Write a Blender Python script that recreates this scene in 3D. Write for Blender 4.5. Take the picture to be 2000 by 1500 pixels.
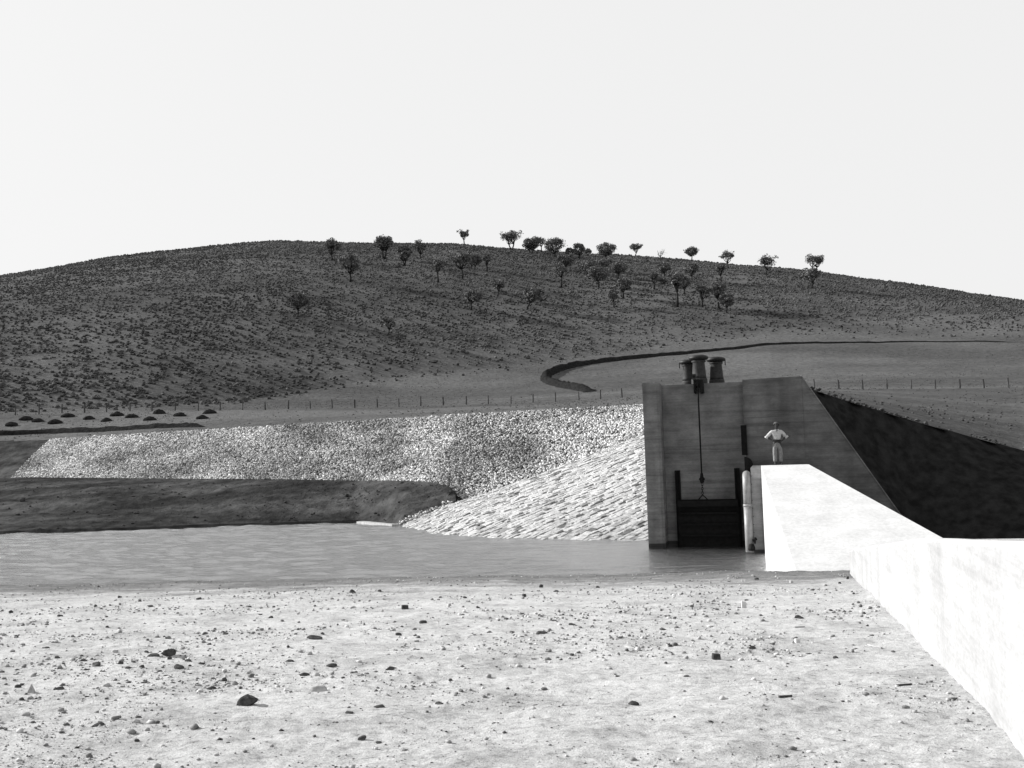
import bpy, math, random
import numpy as np
from mathutils import Matrix, Vector

# ------------------------------------------------------------------ camera
scene = bpy.context.scene
for o in list(bpy.data.objects):
    bpy.data.objects.remove(o)
FPX = 2000.0
PITCH = math.radians(4.6)
ROLL = math.radians(1.5)
CAM = np.array([0.0, 0.0, 3.75])
AZ = math.radians(16.3)            # heading of the outlet structure
FWD = np.array([0, math.cos(PITCH), math.sin(PITCH)])
R0 = np.array([1.0, 0, 0])
U0 = np.cross(R0, FWD)
RGT = R0 * math.cos(ROLL) - U0 * math.sin(ROLL)
UPV = R0 * math.sin(ROLL) + U0 * math.cos(ROLL)
cam_data = bpy.data.cameras.new('camera')
cam = bpy.data.objects.new('camera', cam_data)
scene.collection.objects.link(cam)
m = Matrix.Identity(4)
for i in range(3):
    m[i][0], m[i][1], m[i][2], m[i][3] = RGT[i], UPV[i], -FWD[i], CAM[i]
cam.matrix_world = m
cam_data.sensor_width = 36.0
cam_data.lens = 36.0
cam_data.shift_x = 0.055
cam_data.shift_y = 0.0025
cam_data.clip_end = 5000.0
scene.camera = cam

# ------------------------------------------------------------------ sky, sun, exposure
SUN_EL = math.radians(25.0)
SUN_BACK = math.radians(22.0)      # sun stands left of the view and this far behind the picture plane
SKY_STRENGTH = 0.085
SUN_STRENGTH = 5.0
EXPOSURE = 1.0
world = bpy.data.worlds.new('World')
scene.world = world
world.use_nodes = True
nt = world.node_tree
nt.nodes.clear()
sky = nt.nodes.new('ShaderNodeTexSky')
sky.sky_type = 'NISHITA'
sky.sun_disc = False
sky.sun_elevation = SUN_EL
sky.sun_rotation = math.radians(-90) + SUN_BACK
sky.dust_density = 4.0
sky.air_density = 1.0
bw = nt.nodes.new('ShaderNodeRGBToBW')
pw = nt.nodes.new('ShaderNodeMath'); pw.operation = 'POWER'; pw.inputs[1].default_value = 0.05
bg = nt.nodes.new('ShaderNodeBackground')
out = nt.nodes.new('ShaderNodeOutputWorld')
mul = nt.nodes.new('ShaderNodeMath'); mul.operation = 'MULTIPLY'; mul.inputs[1].default_value = 4.95
nt.links.new(sky.outputs[0], bw.inputs[0])
nt.links.new(bw.outputs[0], pw.inputs[0])
nt.links.new(pw.outputs[0], mul.inputs[0])
nt.links.new(mul.outputs[0], bg.inputs['Color'])
bg.inputs['Strength'].default_value = SKY_STRENGTH
nt.links.new(bg.outputs[0], out.inputs[0])
sun_data = bpy.data.lights.new('sun', 'SUN')
sun_data.energy = SUN_STRENGTH
sun_data.angle = math.radians(0.53)
sun_data.color = (1.0, 0.995, 0.985)
sun = bpy.data.objects.new('sun', sun_data)
scene.collection.objects.link(sun)
sd = Vector((-math.cos(SUN_BACK) * math.cos(SUN_EL), math.sin(SUN_BACK) * math.cos(SUN_EL), math.sin(SUN_EL)))
sun.rotation_euler = sd.to_track_quat('Z', 'Y').to_euler()
sun.location = sd * 200
vs = scene.view_settings
vs.view_transform = 'Standard'
vs.look = 'None'
vs.exposure = EXPOSURE
vs.gamma = 1.0
vs.use_curve_mapping = False

# ------------------------------------------------------------------ geometry of the place
A = np.array([math.sin(AZ), math.cos(AZ), 0])
L = np.array([math.cos(AZ), -math.sin(AZ), 0])
UZ = np.array([0, 0, 1.0])


def ray(x, y):
    return RGT * ((x - 890) / FPX) - UPV * ((y - 755) / FPX) + FWD


def at_z(x, y, z=0.0):
    d = ray(x, y)
    return CAM + d * ((z - CAM[2]) / d[2])


def at_a(x, y, a):
    d = ray(x, y)
    return CAM + d * (a / (d @ A))


def at_y(x, y, Y):
    d = ray(x, y)
    return CAM + d * (Y / d[1])


def at_d(x, y, D):
    d = ray(x, y)
    return CAM + d * (D / math.hypot(d[0], d[1]))


def S(a, l, z):                    # structure frame: along its axis, across it, up
    return A * a + L * l + UZ * z


def poly(pts, x):
    xs = [q[0] for q in pts]
    ys = [q[1] for q in pts]
    return np.interp(x, xs, ys)


def hash2(ix, iy, seed):
    h = (ix.astype(np.int64) * 374761393 + iy.astype(np.int64) * 668265263 + seed * 1442695041) & 0xFFFFFFFF
    h = ((h ^ (h >> 13)) * 1274126177) & 0xFFFFFFFF
    h = h ^ (h >> 16)
    return (h & 0xFFFFFF) / float(0xFFFFFF)


def vnoise(x, y, seed=0):
    x = np.asarray(x, float); y = np.asarray(y, float)
    ix = np.floor(x); iy = np.floor(y)
    fx = x - ix; fy = y - iy
    fx = fx * fx * (3 - 2 * fx); fy = fy * fy * (3 - 2 * fy)
    a = hash2(ix, iy, seed); b = hash2(ix + 1, iy, seed)
    c = hash2(ix, iy + 1, seed); d = hash2(ix + 1, iy + 1, seed)
    return (a + (b - a) * fx) * (1 - fy) + (c + (d - c) * fx) * fy


def fbm(x, y, seed=0, octv=4):
    s = 0.0; amp = 0.5; t = 0.0
    for i in range(octv):
        s = s + amp * (vnoise(x, y, seed + i * 17) - 0.5) * 2
        t += amp; amp *= 0.5; x = x * 2.03; y = y * 2.03
    return s / t


rng = np.random.default_rng(7)
random.seed(7)
COL = scene.collection

# ------------------------------------------------------------------ materials


def newmat(name):
    mt = bpy.data.materials.new(name)
    mt.use_nodes = True
    n = mt.node_tree.nodes
    n.clear()
    o = n.new('ShaderNodeOutputMaterial')
    b = n.new('ShaderNodeBsdfPrincipled')
    mt.node_tree.links.new(b.outputs[0], o.inputs[0])
    return mt, mt.node_tree, b


def noise_node(t, scale, detail=4, rough=0.55, stretch=(1, 1, 1), coord='Object', rot=(0, 0, 0)):
    tc = t.nodes.new('ShaderNodeTexCoord')
    mp = t.nodes.new('ShaderNodeMapping')
    mp.inputs['Scale'].default_value = stretch
    mp.inputs['Rotation'].default_value = rot
    t.links.new(tc.outputs[coord], mp.inputs[0])
    n = t.nodes.new('ShaderNodeTexNoise')
    n.inputs['Scale'].default_value = scale
    n.inputs['Detail'].default_value = detail
    n.inputs['Roughness'].default_value = rough
    t.links.new(mp.outputs[0], n.inputs['Vector'])
    return n.outputs['Fac']


def ramp(t, src, stops):
    r = t.nodes.new('ShaderNodeValToRGB')
    e = r.color_ramp.elements
    e[0].position = stops[0][0]; e[0].color = (stops[0][1],) * 3 + (1,)
    e[1].position = stops[-1][0]; e[1].color = (stops[-1][1],) * 3 + (1,)
    for p, v in stops[1:-1]:
        k = e.new(p); k.color = (v, v, v, 1)
    t.links.new(src, r.inputs[0])
    return r.outputs[0]


def op(t, kind, a, b):
    mnode = t.nodes.new('ShaderNodeMath')
    mnode.operation = kind
    for i, v in enumerate((a, b)):
        if isinstance(v, (int, float)):
            mnode.inputs[i].default_value = v
        else:
            t.links.new(v, mnode.inputs[i])
    return mnode.outputs[0]


def bump(t, b, src, strength=0.5, dist=0.05):
    bn = t.nodes.new('ShaderNodeBump')
    bn.inputs['Strength'].default_value = strength
    bn.inputs['Distance'].default_value = dist
    t.links.new(src, bn.inputs['Height'])
    t.links.new(bn.outputs[0], b.inputs['Normal'])


def gmat(name, lo, hi, scale, detail=5, rough=0.9, stretch=(1, 1, 1), island=0.0, big=None, bmp=None, spec=0.0, p=(0.35, 0.65)):
    """grey material: noise between lo and hi, optional broad patches and a per-piece change of tone"""
    mt, t, b = newmat(name)
    f = noise_node(t, scale, detail, 0.6, stretch)
    c = ramp(t, f, [(p[0], lo), (p[1], hi)])
    if big:
        g = noise_node(t, big[0], 3, 0.5, big[3] if len(big) > 3 else (1, 1, 1))
        c = op(t, 'MULTIPLY', c, ramp(t, g, [(0.38, big[1]), (0.62, big[2])]))
    if island:
        ge = t.nodes.new('ShaderNodeNewGeometry')
        r = op(t, 'MULTIPLY_ADD', ge.outputs['Random Per Island'], 2 * island)
        r.node.inputs[2].default_value = 1 - island
        c = op(t, 'MULTIPLY', c, r)
    t.links.new(c, b.inputs['Base Color'])
    b.inputs['Roughness'].default_value = rough
    b.inputs['Specular IOR Level'].default_value = spec
    if bmp:
        bump(t, b, noise_node(t, bmp[0], 6, 0.65), bmp[1], bmp[2])
    return mt


M = {}
M['sand'] = None


def sand_mat():
    mt, t, b = newmat('pale_sand')
    f1 = noise_node(t, 9.0, 8, 0.7, (1, 1, 1))
    f2 = noise_node(t, 0.8, 7, 0.68, (1, 1, 1))
    f3 = noise_node(t, 55.0, 6, 0.8)
    c = ramp(t, f1, [(0.30, 0.19), (0.41, 0.37), (0.52, 0.47), (0.72, 0.54)])
    c = op(t, 'MULTIPLY', c, ramp(t, f2, [(0.36, 0.74), (0.50, 0.98), (0.66, 1.06)]))
    c = op(t, 'MULTIPLY', c, ramp(t, f3, [(0.36, 0.42), (0.47, 0.92), (0.8, 1.12)]))
    # wet sand near the water's edge, by height above the water
    ge = t.nodes.new('ShaderNodeNewGeometry')
    sx = t.nodes.new('ShaderNodeSeparateXYZ')
    t.links.new(ge.outputs['Position'], sx.inputs[0])
    w = op(t, 'MULTIPLY_ADD', noise_node(t, 0.45, 6, 0.65, (0.6, 1.6, 1)), 1.1)
    w.node.inputs[2].default_value = -0.55
    hz = op(t, 'ADD', sx.outputs[2], w)
    wet = ramp(t, hz, [(0.05, 0.32), (0.30, 0.46), (0.55, 0.86), (0.8, 1.0)])
    c = op(t, 'MULTIPLY', c, wet)
    t.links.new(c, b.inputs['Base Color'])
    b.inputs['Roughness'].default_value = 0.95
    b.inputs['Specular IOR Level'].default_value = 0.0
    bump(t, b, noise_node(t, 28.0, 7, 0.75), 0.9, 0.035)
    return mt


M['sand'] = sand_mat()
M['rock'] = gmat('dark_stone', 0.028, 0.085, 14, island=0.5, bmp=(30, 0.6, 0.02))
M['crumb'] = gmat('dark_soil_crumb', 0.06, 0.15, 9, island=0.5)
M['rock_pale'] = gmat('pale_stone', 0.22, 0.38, 12, island=0.3, bmp=(30, 0.5, 0.02))
M['pebble'] = gmat('pebble', 0.13, 0.36, 9, island=0.72)
M['soil'] = gmat('dark_soil', 0.026, 0.060, 0.9, detail=9, big=(0.22, 0.62, 1.35, (0.25, 1, 3)), bmp=(3.0, 0.9, 0.15))
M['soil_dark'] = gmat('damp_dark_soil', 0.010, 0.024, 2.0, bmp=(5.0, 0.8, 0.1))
M['grass'] = gmat('dry_pasture', 0.066, 0.108, 1.1, detail=9, big=(0.03, 0.78, 1.15, (0.8, 1.6, 1)), bmp=(2.2, 0.9, 0.2))
M['riprap'] = gmat('riprap_stone', 0.75, 1.0, 3.0, island=0.0)


def riprap_mat():
    mt, t, b = newmat('riprap_stone')
    ge = t.nodes.new('ShaderNodeNewGeometry')
    r = ramp(t, ge.outputs['Random Per Island'], [(0.0, 0.09), (0.40, 0.27), (1.0, 0.54)])
    g = noise_node(t, 0.13, 4, 0.6, (1, 1, 2.2), rot=(0, 0.35, 0.55))
    c = op(t, 'MULTIPLY', r, ramp(t, g, [(0.38, 0.58), (0.49, 0.88), (0.58, 1.18)]))
    t.links.new(c, b.inputs['Base Color'])
    b.inputs['Roughness'].default_value = 0.9
    b.inputs['Specular IOR Level'].default_value = 0.0
    return mt


M['riprap'] = riprap_mat()
M['pitch'] = None


def pitch_mat():
    mt, t, b = newmat('pitched_limestone')
    oi = t.nodes.new('ShaderNodeObjectInfo')
    ge = t.nodes.new('ShaderNodeNewGeometry')
    rnd = op(t, 'FRACT', op(t, 'ADD', oi.outputs['Random'], ge.outputs['Random Per Island']), 0.0)
    c = ramp(t, rnd, [(0.0, 0.10), (0.08, 0.20), (0.2, 0.33), (1.0, 0.44)])
    f = noise_node(t, 5.0, 7, 0.7)
    c = op(t, 'MULTIPLY', c, ramp(t, f, [(0.3, 0.55), (0.48, 0.95), (0.8, 1.1)]))
    t.links.new(c, b.inputs['Base Color'])
    b.inputs['Roughness'].default_value = 0.9
    b.inputs['Specular IOR Level'].default_value = 0.0
    bump(t, b, noise_node(t, 9, 7, 0.7), 0.7, 0.06)
    return mt


M['pitch'] = pitch_mat()


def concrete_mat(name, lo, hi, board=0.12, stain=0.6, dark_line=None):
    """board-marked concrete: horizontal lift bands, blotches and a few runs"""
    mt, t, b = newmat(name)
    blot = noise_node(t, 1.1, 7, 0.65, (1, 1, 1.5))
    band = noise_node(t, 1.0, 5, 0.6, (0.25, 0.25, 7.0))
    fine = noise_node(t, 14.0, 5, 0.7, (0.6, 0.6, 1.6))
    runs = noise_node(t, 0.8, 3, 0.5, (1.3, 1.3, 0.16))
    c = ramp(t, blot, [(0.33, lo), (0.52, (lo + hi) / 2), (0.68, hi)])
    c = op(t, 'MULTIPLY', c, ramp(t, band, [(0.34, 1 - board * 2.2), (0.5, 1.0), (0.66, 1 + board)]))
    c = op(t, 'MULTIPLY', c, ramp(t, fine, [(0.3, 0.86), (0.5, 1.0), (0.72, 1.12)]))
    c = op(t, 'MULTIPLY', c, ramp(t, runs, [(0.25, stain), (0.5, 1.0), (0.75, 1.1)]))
    if dark_line is not None:      # wet tide mark, by height above the water
        ge = t.nodes.new('ShaderNodeNewGeometry')
        sx = t.nodes.new('ShaderNodeSeparateXYZ')
        t.links.new(ge.outputs['Position'], sx.inputs[0])
        c = op(t, 'MULTIPLY', c, ramp(t, sx.outputs[2], [(dark_line, 0.28), (dark_line + 0.03, 1.0)]))
    t.links.new(c, b.inputs['Base Color'])
    b.inputs['Roughness'].default_value = 0.85
    b.inputs['Specular IOR Level'].default_value = 0.05
    bump(t, b, band, 0.35, 0.02)
    return mt


M['concrete'] = concrete_mat('weathered_concrete', 0.10, 0.18, dark_line=0.22)
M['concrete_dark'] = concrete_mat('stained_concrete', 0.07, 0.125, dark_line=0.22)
M['concrete_pier'] = concrete_mat('grey_pier_concrete', 0.15, 0.27, board=0.06, stain=0.8, dark_line=0.12)
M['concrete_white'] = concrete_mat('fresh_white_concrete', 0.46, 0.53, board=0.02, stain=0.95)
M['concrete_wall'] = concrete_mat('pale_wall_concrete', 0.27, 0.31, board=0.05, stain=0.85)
M['steel_black'] = gmat('tarred_black_steel', 0.003, 0.008, 6, rough=0.7, spec=0.1)
M['steel_pipe'] = gmat('painted_steel_pipe', 0.13, 0.19, 5, rough=0.5, spec=0.5)
M['cast'] = gmat('cast_iron_grey', 0.022, 0.042, 8, rough=0.6, spec=0.12)
M['cast_dark'] = gmat('cast_iron_dark', 0.009, 0.018, 8, rough=0.55, spec=0.2)
M['wood'] = gmat('weathered_post_wood', 0.03, 0.09, 6, stretch=(1, 1, 0.2))
M['plank'] = gmat('bleached_timber', 0.22, 0.34, 5, stretch=(0.3, 1, 1))
M['wire'] = gmat('fence_wire', 0.12, 0.2, 5, rough=0.5)
M['leaf'] = gmat('eucalypt_leaf', 0.09, 0.16, 0.9, island=0.35)
M['bark'] = gmat('eucalypt_bark', 0.014, 0.04, 2.0)
M['shrub'] = gmat('saltbush', 0.042, 0.082, 1.4, island=0.5, big=(0.02, 0.75, 1.2))
M['tuft'] = gmat('dry_grass_tuft', 0.035, 0.075, 1.2, island=0.4)
M['skin'] = gmat('skin', 0.035, 0.05, 8, rough=0.6)
M['shirt'] = gmat('white_shirt', 0.30, 0.44, 12, bmp=(16, 0.6, 0.03))
M['trousers'] = gmat('pale_trousers', 0.11, 0.19, 10, bmp=(12, 0.7, 0.04))
M['leather'] = gmat('dark_leather', 0.02, 0.035, 9, rough=0.5)
M['hair'] = gmat('greying_dark_hair', 0.05, 0.12, 20)


def water_mat():
    mt, t, b = newmat('muddy_water')
    b.inputs['Base Color'].default_value = (0.46, 0.46, 0.46, 1)
    b.inputs['Metallic'].default_value = 0.98
    b.inputs['Roughness'].default_value = 0.2
    b.inputs['IOR'].default_value = 1.7
    w1 = noise_node(t, 1.6, 5, 0.6, (0.55, 1.5, 1), rot=(0, 0, -0.25))
    w2 = noise_node(t, 7.0, 4, 0.6, (0.6, 1.4, 1), rot=(0, 0, -0.2))
    h = op(t, 'ADD', w1, op(t, 'MULTIPLY', w2, 0.3))
    bump(t, b, h, 1.0, 0.20)
    return mt


M['water'] = water_mat()

# ------------------------------------------------------------------ object helpers


def make_mesh(name, verts, faces, mat, smooth=False):
    me = bpy.data.meshes.new(name)
    V = np.asarray(verts, float).reshape(-1, 3)
    if isinstance(faces, np.ndarray):
        k = faces.shape[1]; n = faces.shape[0]
        me.vertices.add(len(V)); me.vertices.foreach_set('co', V.ravel())
        me.loops.add(n * k); me.loops.foreach_set('vertex_index', faces.ravel().astype(np.int32))
        me.polygons.add(n); me.polygons.foreach_set('loop_start', np.arange(0, n * k, k, dtype=np.int32))
        me.update(calc_edges=True)
    else:
        me.from_pydata(V.tolist(), [], [list(map(int, f)) for f in faces])
    me.materials.append(mat)
    if smooth:
        me.polygons.foreach_set('use_smooth', [True] * len(me.polygons))
    me.update()
    return me


def link(name, me, parent=None, loc=None):
    o = bpy.data.objects.new(name, me)
    COL.objects.link(o)
    if loc is not None:
        o.location = loc
    if parent is not None:
        o.parent = parent
        if loc is None:            # vertices are in world coordinates
            base = Vector(parent.get('base', (0, 0, 0)))
            o.matrix_parent_inverse = Matrix.Translation(-base)
    return o


def part(name, verts, faces, mat, parent, smooth=False):
    return link(name, make_mesh(name, verts, faces, mat, smooth), parent)


def tag(o, label, cat, group=None):
    o['label'] = label
    o['category'] = cat
    if group:
        o['group'] = group
    return o


def thing(name, label, cat, base, group=None):
    o = bpy.data.objects.new(name, None)
    COL.objects.link(o)
    o.empty_display_size = 0.2
    o.location = [float(v) for v in base]
    o['base'] = [float(v) for v in base]
    return tag(o, label, cat, group)


def subpart(name, verts, faces, mat, parent, root, smooth=False):
    o = link(name, make_mesh(name, verts, faces, mat, smooth))
    o.parent = parent              # parent part sits at its thing's base through its own inverse
    o.matrix_parent_inverse = Matrix.Identity(4)
    return o


def struct(name, verts, faces, mat, smooth=True):
    o = link(name, make_mesh(name, verts, faces, mat, smooth))
    o['kind'] = 'structure'
    return o


BOXF = [(0, 3, 2, 1), (4, 5, 6, 7), (0, 1, 5, 4), (1, 2, 6, 5), (2, 3, 7, 6), (3, 0, 4, 7)]


def sbox(a0, a1, l0, l1, z0, z1):
    v = [S(a, l, z) for z in (z0, z1) for a, l in ((a0, l0), (a0, l1), (a1, l1), (a1, l0))]
    return v, BOXF


def join(*vf):
    V, Fc = [], []
    for v, f in vf:
        n = len(V)
        V += [np.asarray(q, float) for q in v]
        Fc += [tuple(i + n for i in g) for g in f]
    return V, Fc


def prism(pts_a, pts_b):
    """two matching outlines joined into a closed solid"""
    n = len(pts_a)
    F_ = [tuple(range(n)), tuple(reversed(range(n, 2 * n)))]
    for i in range(n):
        j = (i + 1) % n
        F_.append((j, i, n + i, n + j))
    return list(pts_a) + list(pts_b), F_


def lathe(center, prof, seg=24):
    V, F_ = [], []
    for r, z in prof:
        for k in range(seg):
            t = 2 * math.pi * k / seg
            V.append(np.array(center) + np.array([r * math.cos(t), r * math.sin(t), z]))
    for i in range(len(prof) - 1):
        for k in range(seg):
            k2 = (k + 1) % seg
            F_.append((i * seg + k, i * seg + k2, (i + 1) * seg + k2, (i + 1) * seg + k))
    F_.append(tuple(reversed(range(seg))))
    F_.append(tuple(range((len(prof) - 1) * seg, len(prof) * seg)))
    return V, F_


def tube(pts, radii, seg=8, cap=True):
    pts = [np.asarray(q, float) for q in pts]
    if not hasattr(radii, '__len__'):
        radii = [radii] * len(pts)
    V, F_ = [], []
    prev = None
    for i, q in enumerate(pts):
        d = pts[min(i + 1, len(pts) - 1)] - pts[max(i - 1, 0)]
        d = d / (np.linalg.norm(d) + 1e-9)
        if prev is None:
            ref = np.array([0, 0, 1.0]) if abs(d[2]) < 0.9 else np.array([1.0, 0, 0])
            u = np.cross(d, ref)
        else:
            u = prev - d * (prev @ d)
        u = u / (np.linalg.norm(u) + 1e-9)
        prev = u
        w = np.cross(d, u)
        for k in range(seg):
            t = 2 * math.pi * k / seg
            V.append(q + (u * math.cos(t) + w * math.sin(t)) * radii[i])
    for i in range(len(pts) - 1):
        for k in range(seg):
            k2 = (k + 1) % seg
            F_.append((i * seg + k, i * seg + k2, (i + 1) * seg + k2, (i + 1) * seg + k))
    if cap:
        F_.append(tuple(reversed(range(seg))))
        F_.append(tuple(range((len(pts) - 1) * seg, len(pts) * seg)))
    return V, F_


def grid_faces(nr, nc):
    i = np.arange(nr - 1)[:, None] * nc + np.arange(nc - 1)[None, :]
    return np.stack([i, i + 1, i + nc + 1, i + nc], -1).reshape(-1, 4)


def ico(sub):
    t = (1 + 5 ** 0.5) / 2
    v = [(-1, t, 0), (1, t, 0), (-1, -t, 0), (1, -t, 0), (0, -1, t), (0, 1, t), (0, -1, -t), (0, 1, -t), (t, 0, -1), (t, 0, 1), (-t, 0, -1), (-t, 0, 1)]
    f = [(0, 11, 5), (0, 5, 1), (0, 1, 7), (0, 7, 10), (0, 10, 11), (1, 5, 9), (5, 11, 4), (11, 10, 2), (10, 7, 6), (7, 1, 8), (3, 9, 4), (3, 4, 2), (3, 2, 6), (3, 6, 8), (3, 8, 9), (4, 9, 5), (2, 4, 11), (6, 2, 10), (8, 6, 7), (9, 8, 1)]
    v = [np.array(q, float) / np.linalg.norm(q) for q in v]
    for _ in range(sub):
        cache = {}; nf = []

        def mid(a, b):
            k = (min(a, b), max(a, b))
            if k not in cache:
                q = v[a] + v[b]
                v.append(q / np.linalg.norm(q)); cache[k] = len(v) - 1
            return cache[k]
        for a, b, c in f:
            ab, bc, ca = mid(a, b), mid(b, c), mid(c, a)
            nf += [(a, ab, ca), (b, bc, ab), (c, ca, bc), (ab, bc, ca)]
        f = nf
    return np.array(v), np.array(f)


ICO0 = ico(0)
ICO1 = ico(1)
ICO2 = ico(2)
OCT = (np.array([(1, 0, 0), (-1, 0, 0), (0, 1, 0), (0, -1, 0), (0, 0, 1), (0, 0, -1)], float), np.array([(0, 2, 4), (2, 1, 4), (1, 3, 4), (3, 0, 4), (2, 0, 5), (1, 2, 5), (3, 1, 5), (0, 3, 5)]))
CUB = (np.array([(x, y, z) for z in (-.62, .62) for y in (-.62, .62) for x in (-.62, .62)], float) * 1.1,
       np.array([(0, 2, 3), (0, 3, 1), (4, 5, 7), (4, 7, 6), (0, 1, 5), (0, 5, 4), (2, 6, 7), (2, 7, 3), (0, 4, 6), (0, 6, 2), (1, 3, 7), (1, 7, 5)]))


def scatter_blobs(pos, size, flat=(0.55, 0.9), base=ICO0, jitter=0.28, sink=0.3):
    """many separate lumps as one vertex/face array"""
    n = len(pos)
    bv, bf = base
    k = len(bv)
    V = np.repeat(bv[None], n, 0) * (1 + rng.uniform(-jitter, jitter, (n, k, 1)))
    sc = np.stack([size * rng.uniform(0.75, 1.25, n), size * rng.uniform(0.75, 1.25, n), size * rng.uniform(flat[0], flat[1], n)], -1)
    V = V * sc[:, None, :] * 0.5
    th = rng.uniform(0, 2 * math.pi, n); tl = rng.uniform(-0.35, 0.35, n) * (2.2 if base is CUB else 1)
    c, s_ = np.cos(tl)[:, None], np.sin(tl)[:, None]
    y, z = V[..., 1] * c - V[..., 2] * s_, V[..., 1] * s_ + V[..., 2] * c
    V[..., 1], V[..., 2] = y, z
    c, s_ = np.cos(th)[:, None], np.sin(th)[:, None]
    x, y = V[..., 0] * c - V[..., 1] * s_, V[..., 0] * s_ + V[..., 1] * c
    V[..., 0], V[..., 1] = x, y
    V = V + np.asarray(pos)[:, None, :]
    V[..., 2] += (sc[:, 2] * (0.5 - sink))[:, None]
    Fc = (bf[None] + (np.arange(n) * k)[:, None, None]).reshape(-1, 3)
    return V.reshape(-1, 3), Fc


# ================================================================== THE SETTING
# ------------------------------------------------------------------ near bank
def near_z(X, Y, fine=True):
    ys = 36.2 - 0.085 * X
    t = Y / ys
    z = np.where(t < 1, 2.1 * (1 - t) * (1 + 0.10 * t), -0.14 * (Y - ys))
    z = z + 0.05 * fbm(X * 0.22, Y * 0.22, 3, 3) * np.clip(1.4 - t * 0.7, 0.4, 1)
    if fine:
        z = z + 0.046 * fbm(X * 1.6, Y * 1.6, 5, 4) + 0.015 * fbm(X * 9, Y * 9, 9, 2)
    return z


rows = np.geomspace(4.5, 41.0, 330)
cols = np.linspace(-0.78, 0.80, 430)
YY, TT = np.meshgrid(rows, cols, indexing='ij')
XX = YY * TT
V = np.stack([XX, YY, near_z(XX, YY)], -1).reshape(-1, 3)
struct('near_bank_ground', V, grid_faces(330, 430), M['sand'])
xs_, ys_ = np.linspace(-70, 60, 66), np.linspace(-45, 46, 54)
YY, XX = np.meshgrid(ys_, xs_, indexing='ij')
V = np.stack([XX, YY, near_z(XX, np.maximum(YY, 0), False) - 0.075], -1).reshape(-1, 3)
struct('wider_bank_ground', V, grid_faces(54, 66), M['sand'])


def near_hit(px, py):
    d = ray(px, py)
    t = 4.0
    for i in range(4000):
        q = CAM + d * t
        if q[2] <= near_z(q[0], q[1]):
            return q
        t += 0.02
    return q


# ------------------------------------------------------------------ water
wl = np.concatenate([np.linspace(-150, -58, 40), np.linspace(-57.8, 0.6, 190)])
wa = np.concatenate([np.linspace(20, 32.6, 8), np.linspace(33, 80, 520), np.linspace(81, 105, 10)])
AA_, LL_ = np.meshgrid(wa, wl, indexing='ij')
V = AA_[..., None] * A + LL_[..., None] * L
wz = 0.045 * fbm(AA_ * 0.8 + 0.15 * LL_, LL_ * 0.30, 91, 1) + 0.070 * fbm(AA_ * 2.5 - 0.6 * LL_, LL_ * 1.2, 93, 1)
calm = 0.12 + 0.88 * np.clip(np.hypot(AA_ - 44, LL_ + 2) / 11.0 - 0.35, 0, 1)
V[..., 2] = wz * calm - 0.004
struct('reservoir_water', V.reshape(-1, 3), grid_faces(len(wa), len(wl))[:, ::-1].copy(), M['water'])

# ------------------------------------------------------------------ far bank and dam
CREST_Z = 8.45
crest_px = [(-900, 884), (-400, 872), (0, 861), (100, 858), (300, 845), (500, 834), (700, 822), (900, 810), (1100, 799), (1262, 789), (1420, 781)]
shore_px = [(-900, 1064), (-400, 1053), (0, 1043), (200, 1038), (400, 1029), (600, 1023), (700, 1020), (780, 1024), (900, 1025), (1000, 1030), (1262, 1035), (1420, 1035)]
toe_px = [(-900, 938, 118), (-400, 936, 116), (0, 934, 110), (40, 932, 108), (300, 934, 97), (500, 935, 89), (700, 937, 83.5), (800, 938, 79.5), (850, 941, 77.3), (876, 948, 75.8), (889, 962, 74.8), (900, 980, 73.9), (950, 964, 73.9), (1050, 929, 73.8), (1150, 892, 73.1), (1262, 847, 71.3), (1420, 780, 71)]
cx = np.unique(np.concatenate([np.linspace(-900, 0, 40), np.linspace(0, 1420, 200)]))


def crest_pt(x):
    return at_z(x, poly(crest_px, x), CREST_Z)


def toe_pt(x):
    return at_y(x, poly([(q[0], q[1]) for q in toe_px], x), poly([(q[0], q[2]) for q in toe_px], x))


def shore_pt(x):
    q = at_z(x, poly(shore_px, x), 0.0)
    return q


# the earth bench between the water and the stone slope, with a cut step on the left
bx = np.append(cx[cx <= 888], [890.0])
nb = 60
rowsV = []
for j in range(nb):
    s = j / (nb - 1)
    for x in bx:
        p0, p1 = shore_pt(x), toe_pt(x)
        if x > 760:
            k = min(1.0, (x - 760) / 30.0)
            b0 = at_y(x, poly([(780, 1027), (870, 987), (950, 962)], x), poly([(780, 70.3), (870, 72.9), (950, 73.9)], x))
            p0 = p0 * (1 - k) + b0 * k
        q = p0 * (1 - s) + p1 * s
        h = p0[2] + (p1[2] - p0[2]) * (s ** 0.85)
        if x < 330:                 # cut step fading out to the right
            st = 0.30 + 0.0002 * x
            k = min(1.0, max(0.0, (330 - x) / 120.0))
            h += 0.55 * k * (1 / (1 + math.exp(-(s - st) * 60)) - s)
        rowsV.append([q[0], q[1], h])
V = np.array(rowsV)
sfac = np.repeat(np.arange(nb) / (nb - 1), len(bx))
amp = np.clip(np.sin(sfac * math.pi), 0, 1)
V[:, 2] += (0.30 * fbm(V[:, 0] * 0.2, V[:, 1] * 0.35, 21, 4) + 0.17 * fbm(V[:, 0] * 1.1, V[:, 1] * 1.6, 25, 3)) * amp
lowend = np.clip((790 - bx) / 40.0, 0, 1)
V[:len(bx), 2] -= 0.12 + 0.2 * vnoise(V[:len(bx), 0] * 0.7, V[:len(bx), 1] * 0, 4)
lip = V[len(bx):2 * len(bx)]
lip[:, 2] = lowend * (0.08 + 0.30 * vnoise(lip[:, 0] * 0.5, lip[:, 1] * 0, 31) * vnoise(lip[:, 0] * 1.7, lip[:, 1] * 0, 33)) + (1 - lowend) * lip[:, 2]
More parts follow.
